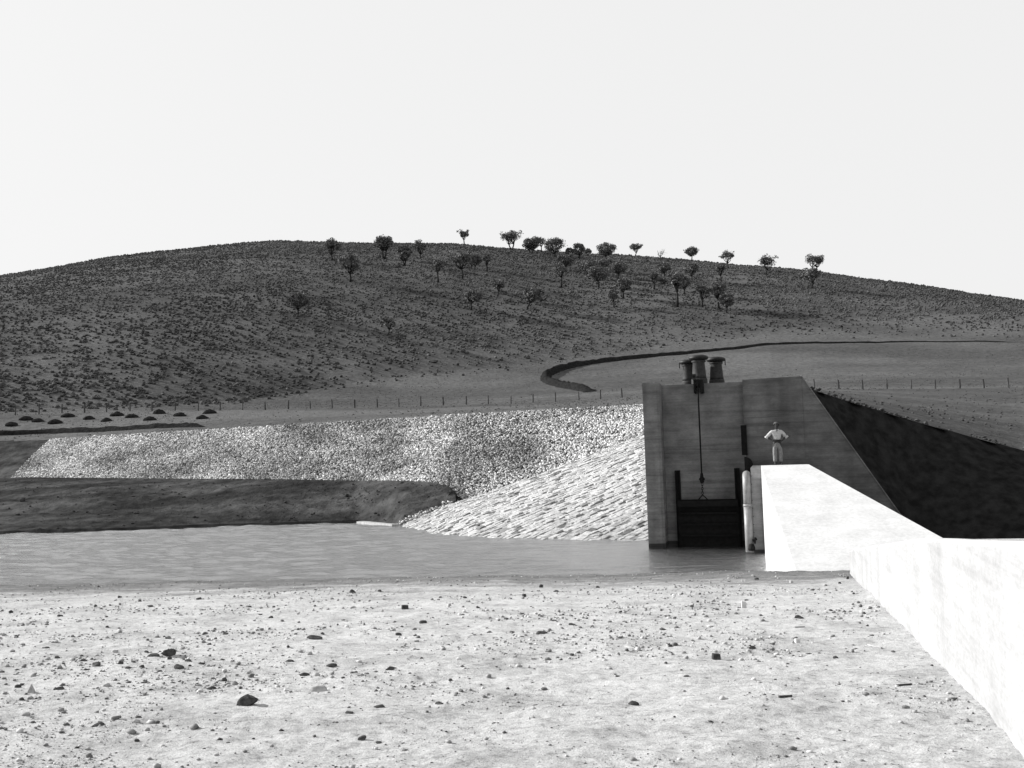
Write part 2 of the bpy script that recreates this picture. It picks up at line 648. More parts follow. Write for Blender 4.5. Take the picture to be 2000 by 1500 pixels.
lip[:, :2] = V[:len(bx), :2] * 0.995 + lip[:, :2] * 0.005
first = V[:len(bx)].copy(); first[:, 2] = -1.0; first[:, 1] -= 2
V = np.concatenate([first, V])
struct('earth_bench', V, grid_faces(nb + 1, len(bx)), M['soil'])
bi = rng.integers(3 * len(bx), len(V), 1500)
bpos = V[bi] + rng.normal(size=(1500, 3)) * np.array([0.3, 0.2, 0.0])
Vc, Fcl = scatter_blobs(bpos[bpos[:, 0] > -60], (rng.lognormal(math.log(0.08), 0.6, 1500))[bpos[:, 0] > -60], (0.4, 0.8), ICO0, 0.35, 0.35)
clod = link('bench_clods', make_mesh('bench_clods', Vc, Fcl, M['soil']))
clod['kind'] = 'stuff'
tag(clod, 'clods of dark soil strewn over the earth bench by the water', 'clods')

# dam slope under the stones, its crest and the ground to the foot of the hill
rowsV = []
nd = 14
for j in range(nd):
    s = j / (nd - 1)
    for x in cx:
        p0, p1 = toe_pt(x), crest_pt(x)
        q = p0 * (1 - s) + p1 * s
        rowsV.append(q - UZ * 0.06)
for x in cx:
    q = crest_pt(x)
    u = q / np.hypot(q[0], q[1]); u[2] = 0
    rowsV.append(q + u * 1.5 - UZ * 0.02)
for x in cx:
    q = crest_pt(x)
    u = q / np.hypot(q[0], q[1]); u[2] = 0
    rowsV.append(q + u * 6.0 - UZ * 0.15)
dam_root = thing('dam_embankment', 'long embankment slope of loose pale rock rising behind the dark earth bench', 'embankment', toe_pt(600))
part('earth_slope', np.array(rowsV), grid_faces(nd + 2, len(cx)), M['soil'], dam_root, True)


def hill_curve(pts):
    """(px, py, distance) -> arrays of azimuth, distance, height"""
    az, dd, zz = [], [], []
    for x, y, d in pts:
        q = at_d(x, y, d)
        az.append(math.atan2(q[0], q[1])); dd.append(d); zz.append(q[2])
    return np.array(az), np.array(dd), np.array(zz)


inner = []
for x in (-900, -400, 0, 100, 300, 500, 700, 900, 1100, 1262):
    q = crest_pt(x)
    d = math.hypot(q[0], q[1]) + 4
    inner.append((x, poly(crest_px, x) + (931 - poly(crest_px, x)) * 4 / d * 0.8, d))
inner += [(1420, 790, 78), (1560, 758, 52), (1595, 765, 48.8), (1780, 822, 51.5), (2000, 880, 54), (2700, 900, 60)]
fence_b = [(-900, 850, 150), (-400, 828, 155), (0, 812, 158), (121, 807, 158), (254, 803, 158), (518, 800, 158), (693, 797, 158), (866, 792, 158), (1041, 787, 158), (1131, 783, 158), (1215, 777, 158), (1400, 768, 156), (1600, 760, 152), (1800, 759, 152), (2000, 758, 152), (2700, 752, 152)]
foot = [(-900, 842, 160), (-400, 818, 166), (0, 799, 170), (300, 791, 174), (500, 778, 184), (700, 748, 202), (950, 722, 226), (1100, 702, 242), (1300, 672, 262), (1500, 652, 278), (1775, 652, 290), (2000, 655, 290), (2700, 690, 290)]
skyl = [(-900, 690, 400), (-400, 612, 420), (-150, 565, 430), (0, 538, 435), (100, 523, 438), (200, 505, 440), (300, 492, 445), (400, 481, 448), (480, 473, 450), (550, 470, 450), (640, 473, 450), (740, 475, 450), (880, 477, 450), (960, 483, 446), (1050, 489, 442), (1150, 495, 440), (1250, 500, 436), (1350, 507, 434), (1450, 517, 432), (1550, 525, 430), (1650, 537, 430), (1775, 551, 430), (2000, 585, 430), (2700, 690, 430)]
HC = [hill_curve(c) for c in (inner, fence_b, foot, skyl)]


def hill_z(az, d, noise=True):
    az = np.asarray(az, float); d = np.asarray(d, float)
    D = [np.interp(az, c[0], c[1]) for c in HC]
    Z = [np.interp(az, c[0], c[2]) for c in HC]
    z = np.where(d < D[0], Z[0] - (D[0] - d) * 0.03, 0.0)
    for i in range(3):
        t = np.clip((d - D[i]) / np.maximum(D[i + 1] - D[i], 1e-3), 0, 1)
        seg = Z[i] + (Z[i + 1] - Z[i]) * (t + (0.05 * np.sin(math.pi * t) if i == 2 else (-0.12 * np.sin(math.pi * t) if i == 1 else 0)))
        z = np.where((d >= D[i]) & (d <= D[i + 1]), seg, z)
    over = d - D[3]
    z = np.where(over > 0, Z[3] + 0.05 * np.minimum(over, 20) - 0.0022 * over * over / (1 + over * 0.004), z)
    if noise:
        X, Y = d * np.sin(az), d * np.cos(az)
        w = np.clip((d - D[1]) / 60.0, 0.0, 1)
        z = z + w * (0.9 * fbm(X * 0.014, Y * 0.014, 41, 2) + 0.10 * fbm(X * 0.15, Y * 0.15, 47, 3))
        z = z + 0.10 * fbm(X * 0.25, Y * 0.25, 51, 3)
    return z


def hill_hit(px, py):
    d = ray(px, py)
    az = math.atan2(d[0], d[1])
    sl = d[2] / math.hypot(d[0], d[1])
    ds = np.arange(60, 470, 0.5)
    zz = hill_z(np.full_like(ds, az), ds)
    zr = CAM[2] + sl * ds
    i = np.argmax((zz >= zr) & (ds > np.interp(az, HC[0][0], HC[0][1])))
    if not (zz >= zr).any():
        i = len(ds) - 1
        i = int(np.argmax((zz - CAM[2]) / ds))
    D = ds[i]
    return np.array([D * math.sin(az), D * math.cos(az), zz[i]])


azs = np.linspace(math.radians(-41), math.radians(41), 420)
dst = np.concatenate([np.linspace(44, 140, 90), np.linspace(141, 300, 110), np.linspace(302, 470, 100), np.geomspace(474, 1100, 24)])
DD, AAz = np.meshgrid(dst, azs, indexing='ij')
ZZ = hill_z(AAz, DD)
D0 = np.interp(AAz, HC[0][0], HC[0][1])
ZZ = np.where(DD < D0 - 1.0, np.minimum(ZZ, np.interp(AAz, HC[0][0], HC[0][2]) - 0.35), ZZ)
V = np.stack([DD * np.sin(AAz), DD * np.cos(AAz), ZZ], -1)
keep = (DD >= D0 - 0.8)
Fg = grid_faces(len(dst), len(azs))
kf = keep.reshape(-1)[Fg].all(1)
struct('hillside', V.reshape(-1, 3), Fg[kf], M['grass'])

# ------------------------------------------------------------------ riprap on the dam slope
n = 76000
u = rng.uniform(0, 1, n * 2)
xpx = 20 + (1300 - 20) * u
# keep density even along the slope: farther ground needs fewer per pixel
tp = np.array([toe_pt(x) for x in np.linspace(20, 1390, 64)])
cp = np.array([crest_pt(x) for x in np.linspace(20, 1390, 64)])
gx = np.linspace(20, 1390, 64)
seg = np.linalg.norm(np.diff(cp + tp, axis=0), axis=1) * np.linalg.norm((cp - tp)[1:], axis=1)
cum = np.concatenate([[0], np.cumsum(seg)]); cum /= cum[-1]
xpx = np.interp(rng.uniform(0, 1, n), cum, gx)
sv = rng.uniform(-0.01, 1.01, n)
T_ = np.stack([np.interp(xpx, gx, tp[:, i]) for i in range(3)], -1)
C_ = np.stack([np.interp(xpx, gx, cp[:, i]) for i in range(3)], -1)
P_ = T_ * (1 - sv)[:, None] + C_ * sv[:, None]
okm = ~((xpx < 120) & (sv > (xpx - 22) / 75.0))        # slanting left end
P_ = P_[okm]
ex = rng.uniform(0, 1, 420)        # loose edge of stones along the earth bench
e0, e1 = at_y(786, 1023, 70.3), at_y(880, 981, 73.2)
P_ = np.concatenate([P_, e0 * (1 - ex)[:, None] + e1 * ex[:, None] + rng.normal(size=(420, 3)) * np.array([0.25, 0.35, 0.05]) + np.array([0, 0.4, 0.05])])
sz = rng.uniform(0.09, 0.20, len(P_)) * (1 + 0.5 * (rng.random(len(P_)) > 0.95))
Vr, Fr = scatter_blobs(P_ + np.array([0, 0, -0.05]), sz, (0.55, 1.0), CUB, 0.40, 0.35)
rr = part('riprap_rock', Vr, Fr, M['riprap'], dam_root)
rr['kind'] = 'stuff'

# ------------------------------------------------------------------ pitched stone slope beside the tower
bnd_px = [(780, 1027, 70), (870, 987, 72.5), (950, 962, 73.5), (1050, 927, 73.5), (1150, 890, 72.8), (1262, 845, 71), (1300, 829, 70.5), (1400, 787, 69.0)]
toe2_px = [(780, 1027), (840, 1041), (900, 1047), (1000, 1052), (1130, 1055), (1262, 1056), (1296, 1056), (1380, 1056)]
tip = at_z(780, 1027, 0)
toeP = np.array([at_z(x, y, 0) for x, y in toe2_px]); toeP[:, 2] = -0.05
bndP = np.array([at_y(x, y, Y) for x, y, Y in bnd_px])
tl = np.concatenate([[0], np.cumsum(np.linalg.norm(np.diff(toeP, axis=0), axis=1))]); tl /= tl[-1]
bl = np.concatenate([[0], np.cumsum(np.linalg.norm(np.diff(bndP, axis=0), axis=1))]); blen = bl[-1]; bl /= bl[-1]


def toe_at(s):
    return np.array([np.interp(s, tl, toeP[:, i]) for i in range(3)])


def bnd_at(s):
    return np.array([np.interp(s, bl, bndP[:, i]) for i in range(3)])


E0, E1 = bnd_at(1.0), toe_at(1.0)


def pitch_pt(s, r):
    """s: row from the upper edge (0) to the tower foot (1); r: along the row from water to tower"""
    if s < 1e-6:
        return bnd_at(r)
    t0 = toe_at(s); g = s ** 1.7; e = E0 * (1 - g) + E1 * g
    q = t0 * (1 - r) + e * r
    c = bnd_at(r) - (bndP[0] * (1 - r) + bndP[-1] * r)
    return q + c * (1 - s) ** 1.5


pitch_root = thing('stone_pitching', 'smooth slope of pale hand-laid stone beside the concrete tower', 'stone slope', toe_at(0.5))
V = np.array([pitch_pt(s, r) - UZ * 0.10 for s in np.linspace(0, 1, 30) for r in np.linspace(0, 1, 30)])
part('bedding', V, grid_faces(30, 30), M['soil_dark'], pitch_root, True)
stones = []
srows = np.concatenate([[0], np.cumsum(rng.uniform(0.7, 1.3, 76))]); srows /= srows[-1]
for k in range(76):
    s0, s1 = srows[k], srows[k + 1]
    ln = np.linalg.norm(pitch_pt((s0 + s1) / 2, 1) - pitch_pt((s0 + s1) / 2, 0))
    r = rng.uniform(-0.5, 0) / max(ln, 0.5)
    while r < 1:
        w = rng.uniform(0.22, 0.62) / max(ln, 0.4)
        ra, rb = max(r, 0.0), min(r + w, 1.0)
        r += w
        if (rb - ra) * ln < 0.12:
            continue
        stones.append((s0, s1, ra, rb, ln))
gap = 0.017
smesh = []
for s0, s1, ra, rb, ln in stones:
    ds = gap / 11.0; dr = gap / max(ln, 0.4)
    j = lambda k: rng.uniform(-0.6, 1.4) * k
    cs = [pitch_pt(min(max(s0 + j(ds), 0), 1), ra + j(dr)), pitch_pt(min(s0 + j(ds), 1), rb - j(dr)), pitch_pt(min(max(s1 - j(ds), 0), 1), rb - j(dr)), pitch_pt(min(max(s1 - j(ds), 0), 1), ra + j(dr))]
    cs = [np.asarray(c) for c in cs]
    nrm = np.cross(cs[1] - cs[0], cs[3] - cs[0]); nl = np.linalg.norm(nrm)
    if nl < 1e-6:
        continue
    nrm /= nl
    if nrm[2] < 0:
        nrm = -nrm
    lift = rng.uniform(0.0, 0.034) + (0.05 if rng.random() < 0.10 else 0) - (0.06 if rng.random() < 0.06 else 0)
    cen = sum(cs) / 4
    top = [c * 0.90 + cen * 0.10 + nrm * (lift + rng.uniform(-0.015, 0.02)) for c in cs]
    shl = [c + nrm * (lift - 0.045) for c in cs]
    bot = [c - nrm * 0.14 for c in cs]
    Vs = bot + shl + top + [cen + nrm * (lift + rng.uniform(0, 0.025))]
    Fs = []
    for i in range(4):
        i2 = (i + 1) % 4
        Fs += [(i, i2, 4 + i2, 4 + i), (4 + i, 4 + i2, 8 + i2, 8 + i), (8 + i, 8 + i2, 12)]
    d = np.linalg.norm(cen - CAM)
    cpx = 890 + FPX * ((cen - CAM) @ RGT) / ((cen - CAM) @ FWD)
    smesh.append((nl / d ** 2 if cpx < 1264 else 0.0, Vs, Fs))
smesh.sort(key=lambda q: -q[0])
for _, Vs, Fs in smesh[:300]:
    part('pitching_stone', Vs, Fs, M['pitch'], pitch_root)
if len(smesh) > 300:
    Vj, Fj = join(*[(v, f) for _, v, f in smesh[300:]])
    o = part('small_pitching_stone', Vj, Fj, M['pitch'], pitch_root)
    o['kind'] = 'stuff'

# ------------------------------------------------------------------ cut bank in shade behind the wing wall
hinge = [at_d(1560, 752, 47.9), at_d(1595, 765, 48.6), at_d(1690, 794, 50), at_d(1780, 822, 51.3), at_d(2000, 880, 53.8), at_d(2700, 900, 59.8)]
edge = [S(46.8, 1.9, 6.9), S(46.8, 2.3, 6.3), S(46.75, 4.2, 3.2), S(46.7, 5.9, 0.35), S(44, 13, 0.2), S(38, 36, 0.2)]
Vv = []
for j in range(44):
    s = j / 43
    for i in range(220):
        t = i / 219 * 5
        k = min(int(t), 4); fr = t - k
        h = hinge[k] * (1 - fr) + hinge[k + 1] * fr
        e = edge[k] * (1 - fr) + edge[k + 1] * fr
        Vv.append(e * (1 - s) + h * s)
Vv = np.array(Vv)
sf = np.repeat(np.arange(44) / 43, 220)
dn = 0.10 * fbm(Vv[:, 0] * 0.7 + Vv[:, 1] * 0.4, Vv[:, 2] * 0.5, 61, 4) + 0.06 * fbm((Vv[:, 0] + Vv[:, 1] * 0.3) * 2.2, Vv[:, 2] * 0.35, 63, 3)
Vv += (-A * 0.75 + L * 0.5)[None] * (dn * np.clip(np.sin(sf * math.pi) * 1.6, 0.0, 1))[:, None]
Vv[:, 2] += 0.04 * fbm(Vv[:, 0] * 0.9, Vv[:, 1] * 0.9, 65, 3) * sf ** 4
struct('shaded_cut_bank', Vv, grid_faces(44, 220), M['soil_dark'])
tz = rng.uniform(0, 1, 160)
tp_ = np.array([pl for pl in (hinge[min(int(q * 4), 3)] * (1 - (q * 4 - int(q * 4))) + hinge[min(int(q * 4), 3) + 1] * (q * 4 - int(q * 4)) for q in tz)])
tp_ += A[None] * np.abs(rng.normal(size=(160, 1))) * 0.8 + L[None] * rng.normal(size=(160, 1)) * 0.2 + UZ[None] * 0.02
azt, dt_ = np.arctan2(tp_[:, 0], tp_[:, 1]), np.hypot(tp_[:, 0], tp_[:, 1])
azg = rng.uniform(math.radians(-28), math.radians(32), 26000)
dg_ = np.sqrt(rng.uniform(50 ** 2, 285 ** 2, 26000))
kk = (dg_ > np.interp(azg, HC[0][0], HC[0][1]) + 1) & (dg_ < np.interp(azg, HC[2][0], HC[2][1]) + 5)
kk &= rng.random(26000) < np.clip(0.45 + 1.2 * fbm(dg_ * np.sin(azg) * 0.06, dg_ * np.cos(azg) * 0.06, 77, 3), 0.03, 1)
azg, dg_ = azg[kk], dg_[kk]
gp = np.concatenate([np.stack([dg_ * np.sin(azg), dg_ * np.cos(azg), hill_z(azg, dg_)], -1), np.stack([tp_[:, 0], tp_[:, 1], np.maximum(tp_[:, 2], hill_z(azt, dt_))], -1)])
Vg, Fg2 = scatter_blobs(gp, rng.uniform(0.08, 0.26, len(gp)), (0.35, 0.75), OCT, 0.4, 0.3)
o = link('pasture_tufts', make_mesh('pasture_tufts', Vg, Fg2, M['tuft']))
o['kind'] = 'stuff'
tag(o, 'low dry grass tufts over the pasture below the hill', 'grass')

# ================================================================== THE OUTLET STRUCTURE
AF = 46.32
tower = thing('outlet_tower', 'tall dark concrete outlet tower with recessed gate bay standing in the water', 'tower', S(AF, -2, -1.5))
# left pier with a chamfered inner corner
pl = [(AF, -4.83), (AF, -4.22), (AF + 0.12, -4.10), (AF + 6, -4.10), (AF + 6, -4.83)]
v, f = prism([S(a, l, -1.5) for a, l in pl], [S(a, l, 7.38) for a, l in pl])
part('left_pier', v, f, M['concrete'], tower)
v, f = sbox(47.85, AF + 6, -4.098, -0.45, -1.5, 7.34)
part('recessed_wall', v, f, M['concrete'], tower)
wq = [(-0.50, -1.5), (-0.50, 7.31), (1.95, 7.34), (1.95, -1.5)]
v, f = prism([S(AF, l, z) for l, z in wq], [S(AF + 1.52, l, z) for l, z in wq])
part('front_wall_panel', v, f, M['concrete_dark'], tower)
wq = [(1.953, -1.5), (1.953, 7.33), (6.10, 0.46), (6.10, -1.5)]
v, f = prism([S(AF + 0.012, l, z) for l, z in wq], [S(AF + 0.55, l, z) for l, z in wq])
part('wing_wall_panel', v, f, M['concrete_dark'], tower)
# sloping coping along the wing
cq = [(1.953, 7.335), (1.953, 7.40), (6.13, 0.50), (6.10, 0.465)]
v, f = prism([S(AF - 0.02, l, z) for l, z in cq], [S(AF + 0.58, l, z) for l, z in cq])
part('wing_coping', v, f, M['concrete'], tower)
v, f = sbox(AF + 1.525, AF + 6, -0.448, 1.94, -1.5, 7.3)
part('rear_block', v, f, M['concrete'], tower)
for l0, l1, zt in ((-3.66, -3.43, 3.42), (-1.05, -0.82, 3.46)):
    v, f = join(sbox(47.70, 47.848, l0, l1, -1.4, zt), sbox(47.60, 47.70, l0, l0 + 0.05, -1.4, zt), sbox(47.60, 47.70, l1 - 0.05, l1, -1.4, zt))
    part('gate_guide', v, f, M['steel_black'], tower)
v, f = join(sbox(AF - 0.05, AF - 0.002, -0.66, -0.42, 4.02, 5.32), sbox(AF - 0.10, AF - 0.05, -0.66, -0.62, 4.02, 5.32), sbox(AF - 0.10, AF - 0.05, -0.46, -0.42, 4.02, 5.32))
part('steel_channel', v, f, M['steel_black'], tower)
# lift joints as shallow recess strips
for l in (1.951,):
    pass

# hoist pulley bracket at the tower lip
hb = thing('pulley_bracket', 'black steel pulley bracket hanging over the tower lip below the middle pedestal', 'bracket', S(47.3, -2.42, 6.9))
for l0, l1 in ((-2.62, -2.54), (-2.36, -2.20)):
    v, f = sbox(46.95, 47.84, l0, l1, 6.88, 7.45)
    part('side_plate', v, f, M['steel_black'], hb)
wc = S(47.15, -2.45, 7.30)
vw, fw = tube([wc - L * 0.08, wc + L * 0.08], 0.2, 20)
part('pulley_wheel', vw, fw, M['steel_black'], hb)
v, f = sbox(46.90, 47.2, -2.66, -2.50, 7.47, 7.72)
bpl = part('bearing_plate', v, f, M['cast'], hb)
bp = S(46.89, -2.58, 7.60)
v, f = tube([bp, bp - A * 0.04], 0.06, 12)
subpart('bolt', v, f, M['steel_black'], bpl, hb)

# hoist pedestals


def pedestal(label, a, l, z, k, pins):
    c = S(a, l, z)
    t = thing('hoist_pedestal', label, 'hoist pedestal', c, 'hoist pedestals on the tower')
    v, f = lathe(c, [(0.336 * k, 0.000 * k), (0.336 * k, 0.207 * k), (0.323 * k, 0.235 * k), (0.302 * k, 0.244 * k)], 32)
    part('base_flange', v, f, M['cast'], t, False)
    v, f = lathe(c, [(0.307 * k, 0.235 * k), (0.294 * k, 0.376 * k), (0.248 * k, 0.921 * k), (0.260 * k, 0.940 * k), (0.302 * k, 0.968 * k), (0.302 * k, 1.006 * k), (0.260 * k, 1.025 * k)], 32)
    part('column', v, f, M['cast'], t, True)
    v, f = lathe(c, [(0.260 * k, 1.020 * k), (0.336 * k, 1.053 * k), (0.395 * k, 1.081 * k), (0.420 * k, 1.128 * k), (0.407 * k, 1.184 * k), (0.336 * k, 1.231 * k), (0.202 * k, 1.264 * k), (0.067 * k, 1.274 * k)], 32)
    cap = part('cap', v, f, M['cast_dark'], t, True)
    for s in pins:
        q = c + L * (0.395 * k * s) - A * 0.1
        v, f = tube([q + UZ * 1.11 * k, q + UZ * 0.86 * k], 0.022, 8)
        subpart('hanging_pin', v, f, M['steel_black'], cap, t)
    return t


pedestal('left of the three mushroom-capped iron pedestals on the tower top', 49.2, -2.95, 7.34, 1.0, (-1,))
pedestal('middle and largest of the three mushroom-capped iron pedestals, above the pulley', 48.35, -2.42, 7.34, 1.08, ())
pedestal('right of the three mushroom-capped iron pedestals on the tower top', 49.4, -1.68, 7.34, 1.06, (1,))

# lifting rope with coupling and chain
rope = thing('gate_lifting_rope', 'dark steel lifting rope hanging from the pulley to the gate', 'rope', S(47.0, -2.42, 2.3))
v, f = tube([S(46.96, -2.43, 7.25), S(47.02, -2.44, 3.25)], 0.035, 8)
part('rope', v, f, M['steel_black'], rope)
c = S(47.02, -2.44, 2.95)
v, f = lathe(c, [(0.05, -0.12), (0.09, -0.08), (0.09, 0.0), (0.13, 0.03), (0.13, 0.10), (0.08, 0.14), (0.06, 0.30), (0.03, 0.36)], 12)
part('rope_socket', v, f, M['steel_black'], rope)
for k in range(5):
    zc = 2.78 - k * 0.095
    pts = []
    for i in range(13):
        t = 2 * math.pi * i / 12
        d1 = L if k % 2 == 0 else A
        pts.append(S(47.02, -2.44, zc) + d1 * 0.04 * math.cos(t) + UZ * 0.07 * math.sin(t))
    v, f = tube(pts, 0.013, 5, False)
    part('chain_link', v, f, M['steel_black'], rope)
apex = S(47.02, -2.44, 2.32)
v, f = join(tube([apex, S(47.2, -2.68, 2.05)], 0.025, 6), tube([apex, S(47.2, -2.20, 2.05)], 0.025, 6))
part('bridle', v, f, M['steel_black'], rope)

gate = thing('sluice_gate', 'black steel sluice gate closing the bay at the water', 'gate', S(47.4, -2.2, -1.0))
v, f = sbox(47.46, 47.60, -3.58, -0.92, -1.2, 1.80)
part('gate_panel', v, f, M['steel_black'], gate)
v, f = join(sbox(47.06, 47.46, -3.56, -0.94, 1.80, 1.86), sbox(47.06, 47.10, -3.56, -0.94, 1.86, 2.06), sbox(47.40, 47.59, -3.56, -0.94, 1.862, 2.10))
part('top_beam', v, f, M['steel_black'], gate)
for zz in (1.45, 0.95, 0.45):
    v, f = sbox(47.30, 47.458, -3.5, -1.0, zz, zz + 0.08)
    part('stiffener', v, f, M['steel_black'], gate)

# side wall of the gate channel
sw = tag(link('channel_side_wall', make_mesh('channel_side_wall', *(lambda q: prism([S(44.1, l, z) for l, z in q], [S(AF - 0.003, l, z) for l, z in q]))([(-0.32, -1.5), (-0.32, 3.47), (-0.24, 3.56), (0.097, 3.56), (0.097, -1.5)]), M['concrete_pier'])),
         'grey end of the thin concrete wall between the pipe and the white slope', 'wall')

# pipe on the wall end
pipe = thing('drain_pipe', 'pale steel standpipe fixed to the grey wall end beside the gate', 'pipe', S(44.0, -0.5, 0.0))
v, f = tube([S(43.95, -0.50, 0.05), S(43.95, -0.50, 1.95)], 0.165, 24)
part('lower_section', v, f, M['steel_pipe'], pipe, True)
v, f = tube([S(43.95, -0.50, 1.90), S(43.95, -0.50, 2.00)], 0.18, 24)
part('joint_collar', v, f, M['steel_pipe'], pipe, True)
bend = [S(43.95, -0.50, 2.0), S(43.95, -0.50, 2.75)] + [S(43.95 + 0.45 - 0.45 * math.cos(t), -0.50, 2.75 + 0.45 * math.sin(t)) for t in np.linspace(0.2, 1.57, 7)] + [S(AF - 0.01, -0.50, 3.2)]
v, f = tube(bend, 0.16, 24)
part('upper_bend', v, f, M['steel_pipe'], pipe, True)
v, f = join(tube([S(43.80, -0.36, 0.52), S(43.80, -0.20, 0.60)], 0.05, 10), tube([S(43.80, -0.28, 0.40), S(43.80, -0.26, 0.66)], 0.035, 8))
part('valve', v, f, M['steel_black'], pipe)
v, f = lathe(S(43.80, -0.42, 0.12), [(0.13, 0.0), (0.15, 0.08), (0.12, 0.22), (0.05, 0.28)], 12)
part('foot_bracket', v, f, M['steel_black'], pipe)
for i in range(9):
    q = S(44.09, -0.30, 0.5 + i * 0.33)
    v, f = tube([q, q - A * 0.04], 0.018, 6)
    part('bolt', v, f, M['steel_black'], pipe)
# dark hood over the bend
hood_pts = [(-0.56, 2.85), (-0.56, 3.95)] + [(-0.56 + 0.34 * math.sin(t), 3.61 + 0.34 * math.cos(t)) for t in np.linspace(0.3, 1.57, 7)] + [(-0.20, 2.85)]
v, f = prism([S(45.3, l, z) for l, z in hood_pts], [S(AF - 0.004, l, z) for l, z in hood_pts])
tag(link('valve_hood', make_mesh('valve_hood', v, f, M['steel_black'])), 'black rounded steel hood behind the top bend of the pale pipe', 'hood')

# ------------------------------------------------------------------ white concrete slope right of the wall
apron = thing('concrete_apron', 'bright white concrete slope below the standing man', 'concrete slope', S(40, 1.5, 0))
PZ = 3.56
# platform
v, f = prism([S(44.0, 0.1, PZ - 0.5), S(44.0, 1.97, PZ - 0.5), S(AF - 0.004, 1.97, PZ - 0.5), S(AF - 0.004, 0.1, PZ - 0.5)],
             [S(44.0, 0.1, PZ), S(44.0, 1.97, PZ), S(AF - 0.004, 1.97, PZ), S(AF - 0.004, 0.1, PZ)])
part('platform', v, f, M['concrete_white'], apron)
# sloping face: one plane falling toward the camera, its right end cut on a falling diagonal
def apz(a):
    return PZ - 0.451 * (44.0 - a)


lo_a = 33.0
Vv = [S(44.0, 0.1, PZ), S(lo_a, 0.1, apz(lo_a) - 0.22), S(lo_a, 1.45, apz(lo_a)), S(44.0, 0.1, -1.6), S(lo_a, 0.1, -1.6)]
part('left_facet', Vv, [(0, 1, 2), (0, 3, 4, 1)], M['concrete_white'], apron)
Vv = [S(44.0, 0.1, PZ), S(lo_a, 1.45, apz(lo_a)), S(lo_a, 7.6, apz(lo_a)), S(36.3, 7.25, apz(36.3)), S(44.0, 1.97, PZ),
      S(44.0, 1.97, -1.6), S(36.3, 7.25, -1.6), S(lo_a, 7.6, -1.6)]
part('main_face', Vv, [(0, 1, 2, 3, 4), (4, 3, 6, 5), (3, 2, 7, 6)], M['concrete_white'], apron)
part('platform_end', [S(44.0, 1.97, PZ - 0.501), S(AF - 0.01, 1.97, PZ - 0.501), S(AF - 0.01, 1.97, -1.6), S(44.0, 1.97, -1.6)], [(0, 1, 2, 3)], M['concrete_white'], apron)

# low training wall running toward the camera
tw = thing('training_wall', 'low white concrete wall running along the right edge of the sandy bank', 'wall', S(20, 2.1, 1))


def tw_l(a):
    return np.interp(a, [4, 14, 33.5], [1.45, 1.85, 2.48])


def tw_top(a):
    return np.interp(a, [4, 8, 10, 12, 14, 20, 28, 33.5], [3.40, 3.15, 3.01, 2.88, 2.74, 2.21, 1.48, 0.97])


av = np.linspace(4, 33.5, 16)
Vv = []
for a in av:
    l0, zt = tw_l(a), tw_top(a)
    Vv += [S(a, l0, -0.6), S(a, l0 + 0.05, zt - 0.05), S(a, l0 + 0.08, zt), S(a, l0 + 0.20, zt), S(a, l0 + 0.20, -0.6)]
Fs = []
for i in range(15):
    for k in range(4):
        Fs.append((i * 5 + k, i * 5 + k + 1, (i + 1) * 5 + k + 1, (i + 1) * 5 + k))
Fs += [(0, 1, 2, 3, 4), tuple(reversed(range(75, 80)))]
part('wall', Vv, Fs, M['concrete_wall'], tw)
Vv = []
for a in np.linspace(4, 46, 22):
    aa = min(a, 33.5)
    l0, zt = tw_l(aa) + 0.195, tw_top(aa) - 0.02
    for k in range(12):
        l = l0 + k * 2.6
        z = zt + min(k, 3) * 0.02
        if a > 33.5:
            g = (a - 33.5) / 12.5
            z = z * (1 - g) + 0.30 * g
            l = l + g * (5.6 - l0)
        Vv.append(S(a, l, z))
struct('backfill_ground', np.array(Vv), grid_faces(22, 12)[:, ::-1].copy(), M['sand'])

# ================================================================== FENCE, MOUNDS, BANK
posts = [30, 76, 121, 165, 208, 254, 297, 342, 387, 430, 474, 518, 563, 606, 649, 693, 737, 779, 822, 866, 911, 954, 998, 1041, 1085, 1131, 1173, 1215, 1258, 1545, 1591, 1638, 1685, 1733, 1780, 1827, 1875, 1922, 1970]


def ground_at(az, d):
    return np.array([d * math.sin(az), d * math.cos(az), float(hill_z(np.array([az]), np.array([d]))[0])])


def fence(px_list, label):
    base = []
    for x in px_list:
        y = poly([(q[0], q[1]) for q in fence_b], x)
        d = poly([(q[0], q[2]) for q in fence_b], x)
        q = at_d(x, y, d)
        base.append(ground_at(math.atan2(q[0], q[1]), d))
    t = thing('post_and_wire_fence', label, 'fence', base[len(base) // 2])
    tops = []
    for q in base:
        h = rng.uniform(1.2, 1.5)
        lean = np.array([rng.uniform(-0.06, 0.06), rng.uniform(-0.06, 0.06), 0])
        r = rng.uniform(0.09, 0.14)
        v, f = tube([q - UZ * 0.3, q + UZ * h * 0.5 + lean * 0.5, q + UZ * h + lean], [r, r * 0.95, r * 0.85], 7)
        part('post', v, f, M['wood'], t)
        tops.append(h)
    for hz in (0.3, 0.65, 1.05):
        v, f = join(*[tube([base[i] + UZ * hz, (base[i] + base[i + 1]) / 2 + UZ * (hz - 0.03), base[i + 1] + UZ * hz], 0.012, 4, False) for i in range(len(base) - 1)])
        part('wire', v, f, M['wire'], t)
    return t


fence([x for x in posts if x < 1300], 'post and wire fence along the foot of the hill, left of the tower')
fence([x for x in posts if x > 1300], 'short run of post and wire fence right of the tower')

